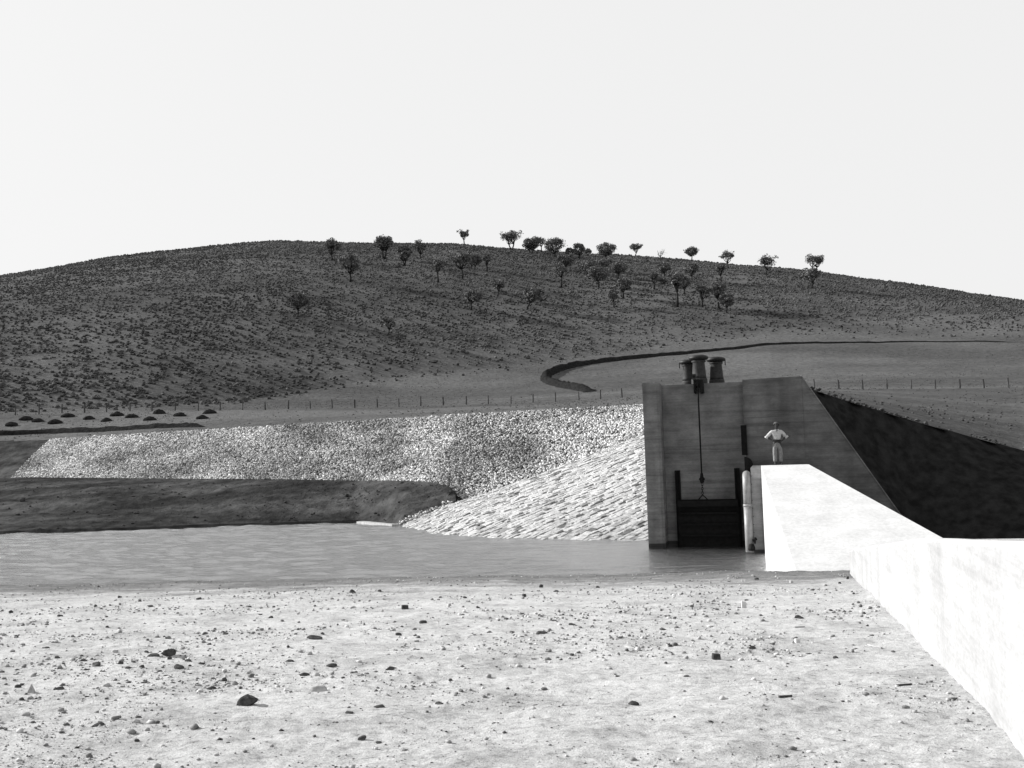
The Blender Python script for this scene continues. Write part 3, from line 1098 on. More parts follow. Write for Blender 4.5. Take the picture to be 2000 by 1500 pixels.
mounds = [(23, 832), (51, 820), (74, 824), (108, 827), (133, 814), (174, 819), (208, 823), (229, 812), (258, 816), (293, 821), (311, 808), (351, 813), (395, 818), (410, 808)]
mlab = ['leftmost small dark soil heap, nearest the picture edge', 'second soil heap from the left, in the back row', 'third soil heap from the left, front row', 'fourth soil heap from the left, nearest the ditch', 'fifth soil heap from the left, back row near the fence', 'sixth soil heap from the left, low and wide', 'seventh soil heap from the left, front row', 'eighth soil heap from the left, back row under the fence', 'ninth soil heap from the left, middle of the field', 'tenth soil heap from the left, front row', 'eleventh soil heap from the left, just below the fence', 'twelfth soil heap from the left', 'soil heap second from the right, front', 'rightmost small dark soil heap just below the fence']
for (x, y), lb in zip(mounds, mlab):
    q = hill_hit(x, y)
    D = np.linalg.norm(q)
    w = 19.0 / FPX * D * rng.uniform(0.9, 1.15)
    bv, bf = ICO2
    Vm = bv * np.array([w * 0.62, w * 0.55, 0.62 * rng.uniform(0.85, 1.15)])
    Vm[:, 2] = np.where(Vm[:, 2] > 0, Vm[:, 2] * (1 - 0.35 * np.hypot(Vm[:, 0], Vm[:, 1]) / w), Vm[:, 2] * 0.4)
    Vm *= (1 + 0.22 * (rng.random((len(bv), 1)) - 0.5))
    o = link('soil_heap', make_mesh('soil_heap', Vm, bf, M['soil_dark'], False), None, q - UZ * 0.05)
    tag(o, lb, 'soil heap', 'dark soil heaps in the field')


def ridge(name, pxs, w, h, label, mat, cat='earth bank', thin=1.0):
    pts = [hill_hit(x, y) for x, y in pxs]
    P = []
    for i in range(len(pts) - 1):
        for k in range(8):
            s = k / 8
            P.append(pts[i] * (1 - s) + pts[i + 1] * s)
    P.append(pts[-1])
    P = np.array(P)
    for i in range(len(P)):
        az, d = math.atan2(P[i, 0], P[i, 1]), math.hypot(P[i, 0], P[i, 1])
        P[i, 2] = hill_z(np.array([az]), np.array([d]))[0]
    Vv = []
    prof = [(-1, -0.5), (-0.7, 0.1), (-0.35, 0.75), (0.0, 1.0), (0.3, 0.8), (0.7, 0.15), (1, -0.5)]
    for i in range(len(P)):
        dd = P[min(i + 2, len(P) - 1)] - P[max(i - 2, 0)]
        dd[2] = 0; dd /= np.linalg.norm(dd)
        nn = np.array([-dd[1], dd[0], 0])
        e = min(1.0, i / 4, (len(P) - 1 - i) / 4)
        wf = thin + (1 - thin) * min(1.0, i / (len(P) * 0.62)) ** 2
        e *= wf
        for a, b in prof:
            q = P[i] + nn * a * w * wf * rng.uniform(0.85, 1.15)
            Vv.append(q + UZ * (b * h * e * rng.uniform(0.8, 1.2)))
    o = link(name, make_mesh(name, np.array(Vv), grid_faces(len(P), len(prof)), mat, True))
    return tag(o, label, cat)


ridge('contour_bank', [(2000, 668), (1880, 668), (1775, 668), (1650, 670), (1540, 672), (1450, 680), (1380, 687), (1280, 696), (1180, 707), (1120, 716), (1085, 725), (1066, 735), (1066, 744), (1085, 752), (1120, 759), (1160, 765)], 1.5, 1.1,
      'dark earth contour bank curling across the pasture behind the tower', M['soil_dark'], thin=0.24)
ridge('ditch_spoil_bank', [(-60, 851), (0, 849), (100, 845), (200, 841), (300, 836), (360, 834), (400, 834)], 0.9, 0.45, 'long thin dark spoil bank behind the left end of the stone slope', M['soil_dark'])

# ================================================================== SHRUBS
ns = 58000
azr = rng.uniform(math.radians(-34), math.radians(35), ns * 2)
dr_ = np.sqrt(rng.uniform(160 ** 2, 456 ** 2, ns * 2))
ft = np.interp(azr, HC[2][0], HC[2][1])
X_, Y_ = dr_ * np.sin(azr), dr_ * np.cos(azr)
dens = 0.72 + 0.20 * fbm(X_ * 0.02, Y_ * 0.02, 71, 2) + 0.75 * fbm(X_ * 0.22, Y_ * 0.22, 73, 2)
edge_w = np.interp(azr, [math.radians(-12), math.radians(0), math.radians(25)], [7.0, 30.0, 45.0])
edge_f = np.clip((dr_ - ft + 6) / edge_w, 0, 1)
dens = dens * (0.06 + 0.94 * edge_f)
dens = np.where(dr_ < ft - 8, 0, dens)
ok = rng.random(ns * 2) < dens
azr, dr_, X_, Y_ = azr[ok], dr_[ok], X_[ok], Y_[ok]
Zs = hill_z(azr, dr_)
SP = np.stack([X_, Y_, Zs], -1)
ssz = rng.uniform(0.30, 0.72, len(SP)) * np.where(rng.random(len(SP)) > 0.92, 1.4, 1)
pxx = 890 + FPX * (SP - CAM) @ RGT / ((SP - CAM) @ FWD)
score = np.where((pxx > 0) & (pxx < 2000), ssz / dr_, 0)
order = np.argsort(-score)


def shrub_mesh(seed):
    r = np.random.default_rng(seed)
    bv, bf = ICO1
    Vm = bv * (1 + r.uniform(-0.3, 0.28, (len(bv), 1)))
    Vm = Vm * np.array([0.55, 0.5, 0.42])
    Vm[:, 2] = np.maximum(Vm[:, 2], -0.12)
    fc = [tuple(q) for q in bf]
    Vl = [q for q in Vm]
    for k in range(26):            # loose twig and leaf tips
        th = r.uniform(0, 6.28); ph = r.uniform(0.1, 1.3)
        d = np.array([math.cos(th) * math.cos(ph), math.sin(th) * math.cos(ph), math.sin(ph)])
        c = d * np.array([0.5, 0.46, 0.38]) * r.uniform(0.85, 1.1)
        s = r.uniform(0.06, 0.12)
        e1 = r.normal(size=3); e1 /= np.linalg.norm(e1)
        n0 = len(Vl)
        Vl += [c + e1 * s, c - e1 * s, c + d * s * 2.4]
        fc.append((n0, n0 + 1, n0 + 2))
    return make_mesh('shrub', np.array(Vl) + np.array([0, 0, 0.12]), fc, M['shrub'])


ORD = ['first', 'second', 'third', 'fourth', 'fifth', 'sixth', 'seventh', 'eighth', 'ninth', 'tenth', 'eleventh', 'twelfth', 'thirteenth', 'fourteenth', 'fifteenth', 'sixteenth', 'seventeenth', 'eighteenth', 'nineteenth', 'twentieth', 'twenty-first', 'twenty-second', 'twenty-third', 'twenty-fourth', 'twenty-fifth', 'twenty-sixth', 'twenty-seventh', 'twenty-eighth']
ORD += ['twenty-ninth', 'thirtieth'] + ['thirty-' + q for q in ORD[:9]] + ['fortieth'] + ['forty-' + q for q in ORD[:9]] + ['fiftieth'] + ['fifty-' + q for q in ORD[:9]]
seen_bin = {}
lposts = [x for x in posts if x < 1300][:28]


def shrub_label(x):
    k = int(np.searchsorted(lposts, x))
    c = seen_bin.get(k, 0)
    seen_bin[k] = c + 1
    if k == 0:
        return 'dark saltbush, %s lowest on the slope left of the first fence post' % ORD[c]
    if k >= len(lposts):
        return 'low saltbush, %s lowest on the slope right of the last fence post' % ORD[c]
    return 'dark saltbush, %s lowest on the slope above the %s fence post from the left' % (ORD[c], ORD[k - 1])


sm = [shrub_mesh(100 + i) for i in range(10)]
for i in order[:300][np.argsort(dr_[order[:300]])]:
    o = link('saltbush', sm[i % 10], None, SP[i])
    o.rotation_euler = (0, 0, rng.uniform(0, 6.28))
    o.scale = (ssz[i] * rng.uniform(0.9, 1.25), ssz[i], ssz[i] * rng.uniform(0.8, 1.1))
    tag(o, shrub_label(pxx[i]), 'shrub', 'saltbushes at the foot of the hill')
rest = order[300:]
V, Fc = [], []
nv = 0
for lo_d, hi_d, bs in ((0, 190, ICO1), (190, 290, ICO0), (290, 999, OCT)):
    kq = rest[(dr_[rest] >= lo_d) & (dr_[rest] < hi_d)]
    v_, f_ = scatter_blobs(SP[kq], ssz[kq] * (1.1 if bs is OCT else 1), (0.62, 0.9), bs, 0.32, 0.22)
    V.append(v_); Fc.append(f_ + nv); nv += len(v_)
V, Fc = np.concatenate(V), np.concatenate(Fc)
o = link('saltbush_cover', make_mesh('saltbush_cover', V, Fc, M['shrub']))
o['kind'] = 'stuff'
tag(o, 'thousands of low dark saltbushes covering the upper hillside', 'shrubs')

# ================================================================== TREES
# base x, base y, height px, crown width px, density, crown start, label
trees = [
    (583, 617, 45, 46, 1.0, 0.30, 'lone round tree low on the left half of the hill'),
    (648, 509, 40, 34, 0.7, 0.35, 'leftmost tree on the skyline, its crown breaking the ridge'),
    (684, 551, 55, 42, 1.0, 0.35, 'tall dark tree below the leftmost skyline tree'),
    (750, 506, 46, 40, 0.8, 0.42, 'wide open tree with twin trunks on the left skyline'),
    (790, 519, 42, 32, 0.9, 0.25, 'dense tree just below the ridge, right of the twin-trunked one'),
    (821, 507, 36, 27, 0.6, 0.35, 'faint tree topping the ridge left of the hill centre'),
    (760, 655, 34, 24, 0.35, 0.35, 'thin faint sapling alone on the middle of the bare slope'),
    (856, 552, 46, 32, 0.5, 0.50, 'slender pale tree among shadows on the upper middle slope'),
    (902, 546, 54, 44, 0.5, 0.45, 'broad thin-leaved tree on the upper middle slope'),
    (928, 526, 31, 31, 0.9, 0.25, 'compact dark tree under the small skyline tree'),
    (952, 531, 36, 16, 0.5, 0.4, 'narrow sapling right of the compact dark tree'),
    (921, 606, 41, 42, 1.0, 0.38, 'leaning tree with a flat crown on the middle slope'),
    (971, 579, 32, 27, 0.7, 0.4, 'small tree above and right of the leaning flat-crowned one'),
    (1030, 604, 44, 46, 1.0, 0.30, 'wide lopsided tree with its crown to the right of its trunk'),
    (907, 478, 28, 22, 0.45, 0.40, 'small sparse tree standing alone on the skyline'),
    (998, 489, 37, 37, 0.55, 0.38, 'airy forked tree on the skyline, left of the main clump'),
    (1038, 495, 34, 37, 1.1, 0.2, 'dense rounded skyline tree with two trunks'),
    (1057, 492, 27, 20, 0.3, 0.45, 'almost leafless tree between two dense skyline trees'),
    (1084, 502, 40, 45, 1.0, 0.2, 'widest tree of the skyline clump, lumpy crowned'),
    (1112, 504, 20, 18, 0.8, 0.2, 'low bushy tree wedged inside the skyline clump'),
    (1131, 506, 32, 28, 1.0, 0.25, 'rounded tree on the right of the skyline clump'),
    (1148, 502, 17, 18, 0.6, 0.2, 'low tree dipping between two rounded skyline trees'),
    (1185, 507, 34, 39, 1.1, 0.2, 'broad dome-shaped tree on the skyline'),
    (1243, 500, 24, 26, 0.6, 0.3, 'small ragged tree on the skyline right of the dome-shaped one'),
    (1104, 530, 36, 40, 0.9, 0.3, 'dark tree in the grove just below the ridge'),
    (1096, 562, 46, 28, 0.45, 0.5, 'thin trunked tree at the left edge of the grove'),
    (1150, 545, 38, 44, 0.9, 0.3, 'spreading tree in the middle of the grove'),
    (1169, 562, 42, 46, 1.0, 0.35, 'dark spreading tree at the lower middle of the grove'),
    (1208, 545, 36, 40, 0.9, 0.3, 'tree on the right side of the grove'),
    (1182, 532, 30, 40, 0.8, 0.3, 'tree in the grove directly below the dome-shaped skyline tree'),
    (1199, 600, 36, 18, 1.5, 0.35, 'very dark little tree at the lower edge of the grove'),
    (1218, 584, 42, 38, 0.8, 0.35, 'broad tree behind the very dark little one'),
    (1290, 508, 24, 22, 0.0, 0.3, 'bare dead tree on the skyline'),
    (1351, 502, 26, 26, 1.3, 0.32, 'round dense ball of a tree alone on the skyline'),
    (1422, 524, 33, 29, 0.5, 0.35, 'ragged thin-crowned tree straddling the right skyline'),
    (1499, 538, 37, 36, 0.6, 0.35, 'flat-topped tree straddling the right skyline'),
    (1592, 529, 30, 34, 0.6, 0.3, 'rightmost skyline tree, twin crowned'),
    (1585, 563, 40, 38, 0.8, 0.3, 'dim tree on the slope right below the rightmost skyline tree'),
    (1298, 546, 36, 27, 0.8, 0.4, 'tree below the bare dead one'),
    (1278, 566, 36, 22, 0.3, 0.4, 'thin twiggy tree at the right edge of the grove'),
    (1323, 600, 61, 30, 0.7, 0.55, 'tall long-trunked tree on the right slope'),
    (1336, 575, 36, 32, 0.8, 0.3, 'tree close behind the tall long-trunked one'),
    (1352, 548, 32, 32, 0.7, 0.3, 'soft crowned tree below the round ball-shaped one'),
    (1372, 600, 44, 26, 0.5, 0.4, 'pale slim tree right of the tall long-trunked one'),
    (1404, 604, 55, 32, 0.8, 0.45, 'tall tree second from the right in the lower row'),
    (1420, 611, 38, 27, 1.1, 0.3, 'bushy small tree at the right end of the lower row'),
    (1408, 550, 36, 18, 0.4, 0.35, 'narrow faint tree above the right end of the lower row'),
    (1293, 556, 16, 22, 0.9, 0.1, 'low spreading bush-like tree right of the grove'),
]


def build_tree(idx, x, y, hpx, wpx, dens, cs, label):
    q = hill_hit(x, y)
    D = np.linalg.norm(q - CAM)
    H = hpx / FPX * D
    W = wpx / FPX * D
    r = np.random.default_rng(900 + idx)
    t = thing('eucalypt_tree', label, 'tree', q, 'trees on the hill')
    off = 0.0
    if 'lopsided' in label:
        off = W * 0.28
    if 'leaning' in label:
        off = W * 0.10
    nf = 2 if ('twin' in label or 'forked' in label or 'two trunks' in label) else 1
    tv = []
    # trunk and limbs
    cl = []                       # clump centres
    nlimb = int(5 + r.integers(0, 4))
    bz = H * (cs * 0.8)
    for kf in range(nf):
        sx = (kf - (nf - 1) / 2) * W * 0.18
        fork = np.array([sx + off * 0.4 + r.normal() * W * 0.03, r.normal() * W * 0.03, bz])
        root = np.array([sx * 0.3, 0, -0.4])
        tr = 0.028 * H + 0.07
        midp = (root + fork) / 2 + np.array([r.normal() * 0.03 * W, r.normal() * 0.03 * W, 0])
        tv.append(tube([root, midp, fork], [tr * 1.3, tr, tr * 0.85], 7))
        for k in range(nlimb):
            th = 2 * math.pi * (k + r.uniform(-0.3, 0.3)) / nlimb
            rad = W * 0.5 * r.uniform(0.35, 0.78)
            top = np.array([off + rad * math.cos(th), rad * math.sin(th), H * (cs + (1 - cs) * r.uniform(0.30, 0.82))])
            md = fork * 0.5 + top * 0.5 + np.array([0, 0, -0.05 * H]) + r.normal(size=3) * 0.03 * W
            tv.append(tube([fork, md, top], [tr * 0.6, tr * 0.38, tr * 0.16], 5))
            cl.append(top)
            if dens < 0.75:
                tw_ = top + np.array([r.normal() * 0.15 * W, r.normal() * 0.15 * W, 0.10 * H])
                tv.append(tube([md, (md + tw_) / 2, tw_], [tr * 0.28, tr * 0.2, tr * 0.1], 4))
                cl.append(tw_)
            if dens == 0.0:
                for kk in range(4):
                    tw_ = md + (top - md) * r.uniform(0.2, 1) + r.normal(size=3) * 0.16 * W
                    tv.append(tube([md + (top - md) * 0.4, tw_], [tr * 0.2, tr * 0.08], 4))
    V_, F_ = join(*tv)
    part('trunk', np.array(V_) + q, F_, M['bark'], t, True)
    if dens <= 0:
        return
    # extra clumps filling the dome
    ncl = int(24 * dens + 4)
    for k in range(ncl):
        dv = r.normal(size=3); dv /= np.linalg.norm(dv)
        dv *= r.uniform(0.35, 1.0) ** 0.5
        zc = H * (cs * 0.9 + (1 - cs * 0.9) * 0.50); hz = H * (1 - cs * 0.9) * 0.40
        if dens < 0.75 and dv[2] < -0.2:
            dv[2] *= -0.6
        cl.append(np.array([off + dv[0] * 0.40 * W, dv[1] * 0.40 * W, zc + dv[2] * hz]))
    LV = []
    for c in cl:
        rad = W * r.uniform(0.12, 0.20)
        nl = int((58 if dens > 0.6 else 38) * r.uniform(0.7, 1.3) * (0.6 + 0.5 * dens))
        d = r.normal(size=(nl, 3)); d /= np.linalg.norm(d, axis=1)[:, None]
        pos = c + d * rad * (r.random((nl, 1)) ** 0.45) * np.array([1.1, 1.1, 0.72])
        s = r.uniform(0.18, 0.38, (nl, 1)) * (0.6 + 0.05 * H)
        e1 = r.normal(size=(nl, 3)); e1 /= np.linalg.norm(e1, axis=1)[:, None]
        e2 = np.cross(e1, r.normal(size=(nl, 3))); e2 /= np.linalg.norm(e2, axis=1)[:, None]
        LV.append(np.stack([pos + e1 * s, pos + e2 * s * 0.7, pos - e1 * s, pos - e2 * s * 0.7], 1))
    LV = np.concatenate(LV).reshape(-1, 3)
    part('crown', LV + q, np.arange(len(LV)).reshape(-1, 4), M['leaf'], t)


for i, tr in enumerate(trees):
    build_tree(i, *tr)

# ================================================================== LOOSE STONES ON THE NEAR BANK
rocks = [  # x, y, width px, height px, label or None, kind
    (481, 1378, 46, 26, 'biggest dark boulder, jagged and tilted, low on the left of the sand', 'rock'), (62, 1354, 18, 20, 'pointed upright stone near the left edge of the sand', 'spike'),
    (115, 1346, 22, 8, None, 'rock'), (329, 1279, 28, 15, 'tallest dark stone of the left clod cluster', 'rock'), (189, 1299, 24, 10, None, 'rock'), (252, 1306, 18, 7, None, 'rock'), (278, 1304, 16, 8, None, 'rock'),
    (350, 1305, 22, 13, None, 'rock'), (367, 1292, 16, 7, None, 'rock'), (394, 1297, 15, 6, None, 'rock'), (236, 1297, 11, 9, None, 'rock'), (299, 1282, 25, 9, None, 'rock'), (332, 1288, 10, 8, None, 'rock'),
    (565, 1293, 23, 7, None, 'rock'), (614, 1249, 32, 11, 'long two-humped dark stone left of centre on the sand', 'rock'), (649, 1302, 26, 9, None, 'rock'), (623, 1350, 38, 15, 'slanting pale clod right of the biggest boulder', 'pale'),
    (192, 1417, 25, 10, None, 'rock'), (66, 1412, 16, 7, None, 'rock'), (267, 1449, 12, 9, None, 'rock'), (447, 1452, 14, 6, None, 'rock'), (411, 1346, 23, 8, None, 'rock'), (444, 1339, 17, 9, None, 'rock'),
    (118, 1204, 12, 6, None, 'rock'), (22, 1197, 9, 7, None, 'rock'), (186, 1186, 8, 7, None, 'rock'), (529, 1207, 10, 6, None, 'rock'), (388, 1171, 12, 7, None, 'rock'), (294, 1185, 12, 5, None, 'rock'), (210, 1226, 8, 6, None, 'rock'),
    (233, 1336, 12, 5, None, 'rock'), (35, 1343, 14, 9, None, 'rock'), (44, 1367, 14, 8, None, 'rock'), (171, 1361, 11, 6, None, 'rock'), (385, 1339, 12, 8, None, 'rock'), (320, 1335, 10, 6, None, 'rock'), (31, 1246, 10, 8, None, 'rock'),
    (91, 1266, 16, 5, None, 'rock'), (408, 1259, 14, 6, None, 'rock'), (441, 1239, 14, 6, None, 'rock'), (595, 1320, 20, 9, None, 'rock'), (112, 1286, 12, 7, None, 'rock'), (164, 1291, 13, 7, None, 'rock'), (311, 1312, 12, 6, None, 'rock'),
    (273, 1175, 8, 5, None, 'rock'), (234, 1167, 8, 5, None, 'rock'),
    (791, 1190, 13, 9, 'small square dark block near the water, left of centre', 'block'), (778, 1241, 14, 8, None, 'rock'), (761, 1308, 21, 9, None, 'rock'), (1058, 1237, 23, 7, 'flat dark stone alone in the middle of the sand', 'rock'),
    (1157, 1270, 16, 6, None, 'pale'), (740, 1382, 23, 9, None, 'rock'), (857, 1375, 19, 8, None, 'rock'), (708, 1445, 19, 14, 'rounded black stone at the bottom edge, left of centre', 'rock'), (738, 1451, 21, 6, None, 'rock'), (880, 1330, 9, 7, None, 'rock'),
    (1207, 1322, 12, 7, None, 'rock'), (827, 1217, 17, 8, None, 'rock'), (689, 1158, 13, 9, None, 'rock'), (742, 1155, 9, 6, None, 'rock'), (1057, 1147, 9, 7, None, 'rock'), (1086, 1156, 10, 5, None, 'rock'), (1024, 1166, 9, 8, None, 'rock'),
    (908, 1168, 8, 5, None, 'rock'), (1118, 1220, 15, 6, None, 'rock'), (1167, 1148, 9, 5, None, 'rock'), (780, 1458, 8, 6, None, 'rock'), (799, 1405, 13, 5, None, 'rock'), (623, 1417, 10, 6, None, 'rock'), (682, 1393, 18, 7, None, 'rock'),
    (903, 1378, 14, 5, None, 'rock'), (670, 1212, 10, 4, None, 'rock'), (1260, 1406, 7, 5, None, 'rock'), (1237, 1377, 22, 13, 'crumbling heap of clods on the smooth sand right of centre', 'rock'),
    (1399, 1288, 15, 13, 'dark square-cut block standing on the sand right of centre', 'block'), (1453, 1187, 9, 14, 'small upright white block on the sand below the gate', 'white'), (1470, 1267, 18, 9, None, 'rock'), (1560, 1208, 20, 9, None, 'rock'),
    (1557, 1255, 9, 9, 'little upright pale chip on the sand below the white slope', 'white'), (1582, 1278, 13, 6, None, 'rock'), (1631, 1285, 12, 7, None, 'rock'), (1340, 1320, 13, 4, None, 'rock'), (1428, 1304, 6, 6, None, 'rock'), (1514, 1328, 8, 5, None, 'rock'),
    (1354, 1391, 9, 5, None, 'rock'), (1411, 1411, 8, 5, None, 'rock'), (1310, 1263, 11, 6, None, 'rock'), (1494, 1358, 9, 7, None, 'rock'), (1212, 1196, 8, 5, None, 'rock'), (1695, 1223, 7, 5, None, 'rock'), (1478, 1132, 9, 6, None, 'rock'),
    (1656, 1131, 6, 7, None, 'rock'), (1458, 1173, 8, 5, None, 'rock'), (1702, 1241, 10, 4, None, 'rock'), (1545, 1138, 8, 6, None, 'pale'), (1612, 1144, 9, 6, None, 'white'), (1640, 1140, 7, 5, None, 'rock'), (1668, 1160, 7, 5, None, 'rock'),
]


def rock_mesh(seed, flat=1.0):
    r = np.random.default_rng(seed)
    bv, bf = ICO2
    Vm = bv.copy()
    for k in range(7):             # cut facets
        nrm = r.normal(size=3); nrm /= np.linalg.norm(nrm)
        h = r.uniform(0.45, 0.8)
        dd = Vm @ nrm
        Vm = Vm - np.outer(np.maximum(dd - h, 0) * 0.92, nrm)
    Vm *= (1 + r.uniform(-0.04, 0.04, (len(Vm), 1)))
    mx = np.abs(Vm).max(0)
    return Vm / mx, bf


loose = {}
for i, (x, y, w, h, lb, kind) in enumerate(rocks):
    q = near_hit(x, y)
    D = (q - CAM) @ FWD
    W, Hh = w / FPX * D, h / FPX * D
    if kind in ('block', 'white') and lb:
        v, f = join(([(-.5, -.4, 0), (.5, -.45, 0), (.48, .45, 0), (-.5, .4, 0), (-.47, -.38, 1.0), (.46, -.42, .94), (.46, .42, .97), (-.46, .38, 1.04)], BOXF))
        Vm, Fm = np.array(v) * np.array([W, W * 0.8, Hh * 1.0]), f
        nm = 'stone_block'
        mt = M['rock'] if kind == 'block' else M['concrete_white']
    elif kind == 'spike':
        Vm = np.array([(-.5, -.35, -.1), (.5, -.4, -.1), (.35, .45, -.1), (-.4, .4, -.1), (-.2, -.05, .7), (.12, -.1, .6), (-.08, .12, 1.0)]) * np.array([W, W, Hh])
        Fm = [(0, 1, 5, 4), (1, 2, 6, 5), (2, 3, 6), (3, 0, 4, 6), (4, 5, 6), (3, 2, 1, 0)]
        nm = 'stone'; mt = M['rock_pale']
    else:
        bv, Fm = rock_mesh(300 + i)
        Vm = bv * np.array([W / 2, W / 2 * rng.uniform(0.6, 0.9), Hh * 0.62]) + np.array([0, 0, Hh * 0.28])
        if i == 0:                 # tilted slab with a hollow side
            Vm[:, 2] += np.clip(Vm[:, 0], -9, 9) * 0.35
        nm = 'stone'
        mt = {'rock': M['rock'], 'pale': M['rock_pale'], 'white': M['rock_pale'], 'block': M['rock']}[kind]
    o = link(nm, make_mesh(nm, Vm, Fm, mt), None, q - UZ * 0.01)
    o.rotation_euler = (0, 0, rng.uniform(-0.5, 0.5))
    if lb:
        tag(o, lb, 'stone')
    else:
        if y < 1192:
            g, wh = 'stones along the near shore', 'along the near shore'
        elif x >= 1200:
            g, wh = 'stones in front of the white concrete', 'on the sand before the white concrete'
        elif 150 < x < 460 and 1255 < y < 1350:
            g, wh = 'clods of the left cluster', 'in the loose cluster left of centre'
        elif x < 700:
            g, wh = 'stones on the left of the sand', 'on the left third of the sand'
        else:
            g, wh = 'stones in the middle of the sand', 'on the middle of the sand'
        look = 'flat' if h < 0.42 * w else ('chunky' if h > 0.62 * w else 'low')
        tone = 'pale' if kind in ('pale', 'white') else 'dark'
        loose.setdefault(g, []).append((x, o, look, tone, wh))
for g, lst in loose.items():
    lst.sort(key=lambda q: q[0])
    for k, (x, o, look, tone, wh) in enumerate(lst):
        tag(o, '%s %s stone, %s from the left %s' % (look, tone, ORD[k], wh), 'stone', g)

# sticks and splinters of timber
for (x0, y0, x1, y1, lb, mt) in [(1522, 1363, 1546, 1361, 'thin dark stick on the sand at lower right', 'wood'), (1752, 1341, 1780, 1338, 'short dark batten at the right edge of the sand', 'wood'),
                                 (1695, 1260, 1722, 1267, 'thin bleached lath lying by the low white wall', 'plank'), (1552, 1226, 1572, 1225, 'small bleached splinter below the white slope', 'plank'), (1220, 1263, 1240, 1267, 'pale lath lying flat in the middle right of the sand', 'plank')]:
    p0, p1 = near_hit(x0, y0), near_hit(x1, y1)
    d = (p1 - p0); d /= np.linalg.norm(d)
    sd_ = np.cross(d, UZ); sd_ /= np.linalg.norm(sd_)
    w = 0.010
    pa = [p0 - sd_ * w, p0 + sd_ * w, p0 + sd_ * w * 0.7 + UZ * 0.018, p0 - sd_ * w + UZ * 0.02]
    pb = [p1 - sd_ * w * 0.8, p1 + sd_ * w, p1 + sd_ * w + UZ * 0.02, p1 - sd_ * w * 0.7 + UZ * 0.016]
    v, f = prism(pa, pb)
    tag(link('timber_stick', make_mesh('timber_stick', v, f, M[mt])), lb, 'stick')

# floating plank at the tip of the stone slope
P0, P1 = at_z(704, 1021, 0.03), at_z(772, 1027, 0.03)
d = P1 - P0; d /= np.linalg.norm(d); sdv = np.cross(UZ, d)
v, f = prism([P0 - sdv * .30 - UZ * .1, P0 + sdv * .25 - UZ * .1, P0 + sdv * .25 + UZ * .12, P0 - sdv * .30 + UZ * .11], [P1 - sdv * .25 - UZ * .1, P1 + sdv * .30 - UZ * .1, P1 + sdv * .30 + UZ * .10, P1 - sdv * .25 + UZ * .11])
tag(link('timber_slab', make_mesh('timber_slab', v, f, M['plank'])), 'pale timber slab lying at the waterline by the tip of the stone slope', 'slab')

# pebbles and clods too small to count
npb = 60000
tpb = rng.uniform(-0.62, 0.66, npb)
ypb = np.exp(rng.uniform(math.log(6.0), math.log(36.0), npb))
xpb = ypb * tpb
keep = (rng.random(npb) < np.clip(0.22 + 1.5 * fbm(xpb * 0.6, ypb * 0.6, 81, 3) + 0.16 * (tpb < -0.05), 0.03, 1))
lp = xpb * L[0] + ypb * L[1]; ap = xpb * A[0] + ypb * A[1]
keep &= lp < tw_l(np.clip(ap, 4, 33.5)) - 0.05
zpb = near_z(xpb, ypb)
keep &= zpb > 0.01
ps = rng.lognormal(math.log(0.017), 0.65, npb) * np.clip(ypb / 13, 0.6, 1.35)
ps = np.clip(ps, 0.01, 0.075)
big_p = keep & (ps > 0.028); sml_p = keep & (ps <= 0.028)
PP = np.stack([xpb, ypb, zpb], -1)
V1, F1 = scatter_blobs(PP[big_p], ps[big_p], (0.5, 0.85), ICO0, 0.32, 0.3)
V2, F2 = scatter_blobs(PP[sml_p], ps[sml_p], (0.5, 0.85), OCT, 0.35, 0.3)
V, Fc = np.concatenate([V1, V2]), np.concatenate([F1, F2 + len(V1)])
o = link('pebble_scatter', make_mesh('pebble_scatter', V, Fc, M['pebble']))
o['kind'] = 'stuff'
tag(o, 'pebbles and crumbs of soil strewn over the sandy bank', 'pebbles')

# dark crumbs of broken soil, thickest in the cluster left of the middle
ncr = 16000
tcr = rng.uniform(-0.6, 0.5, ncr)
ycr = np.exp(rng.uniform(math.log(6.5), math.log(31.0), ncr))
xcr = ycr * tcr
cc = near_hit(310, 1295)
clus = np.exp(-(((xcr - cc[0]) / 1.5) ** 2 + ((ycr - cc[1]) / 1.6) ** 2))
pr = 0.10 + 1.0 * np.clip(fbm(xcr * 0.9, ycr * 0.9, 85, 3), 0, 1) * np.where(tcr < 0.05, 1.0, 0.45) + 0.7 * clus
kc = rng.random(ncr) < pr * 0.6
kc &= (xcr * L[0] + ycr * L[1]) < 1.5
PC = np.stack([xcr, ycr, near_z(xcr, ycr)], -1)[kc]
Vc, Fcr = scatter_blobs(PC, np.clip(rng.lognormal(math.log(0.026), 0.5, len(PC)) * np.clip(PC[:, 1] / 14, 0.7, 1.3), 0.01, 0.075), (0.3, 0.6), OCT, 0.4, 0.35)
o = link('soil_crumb_scatter', make_mesh('soil_crumb_scatter', Vc, Fcr, M['crumb']))
o['kind'] = 'stuff'
tag(o, 'dark crumbs of broken soil scattered over the sandy bank', 'soil crumbs')

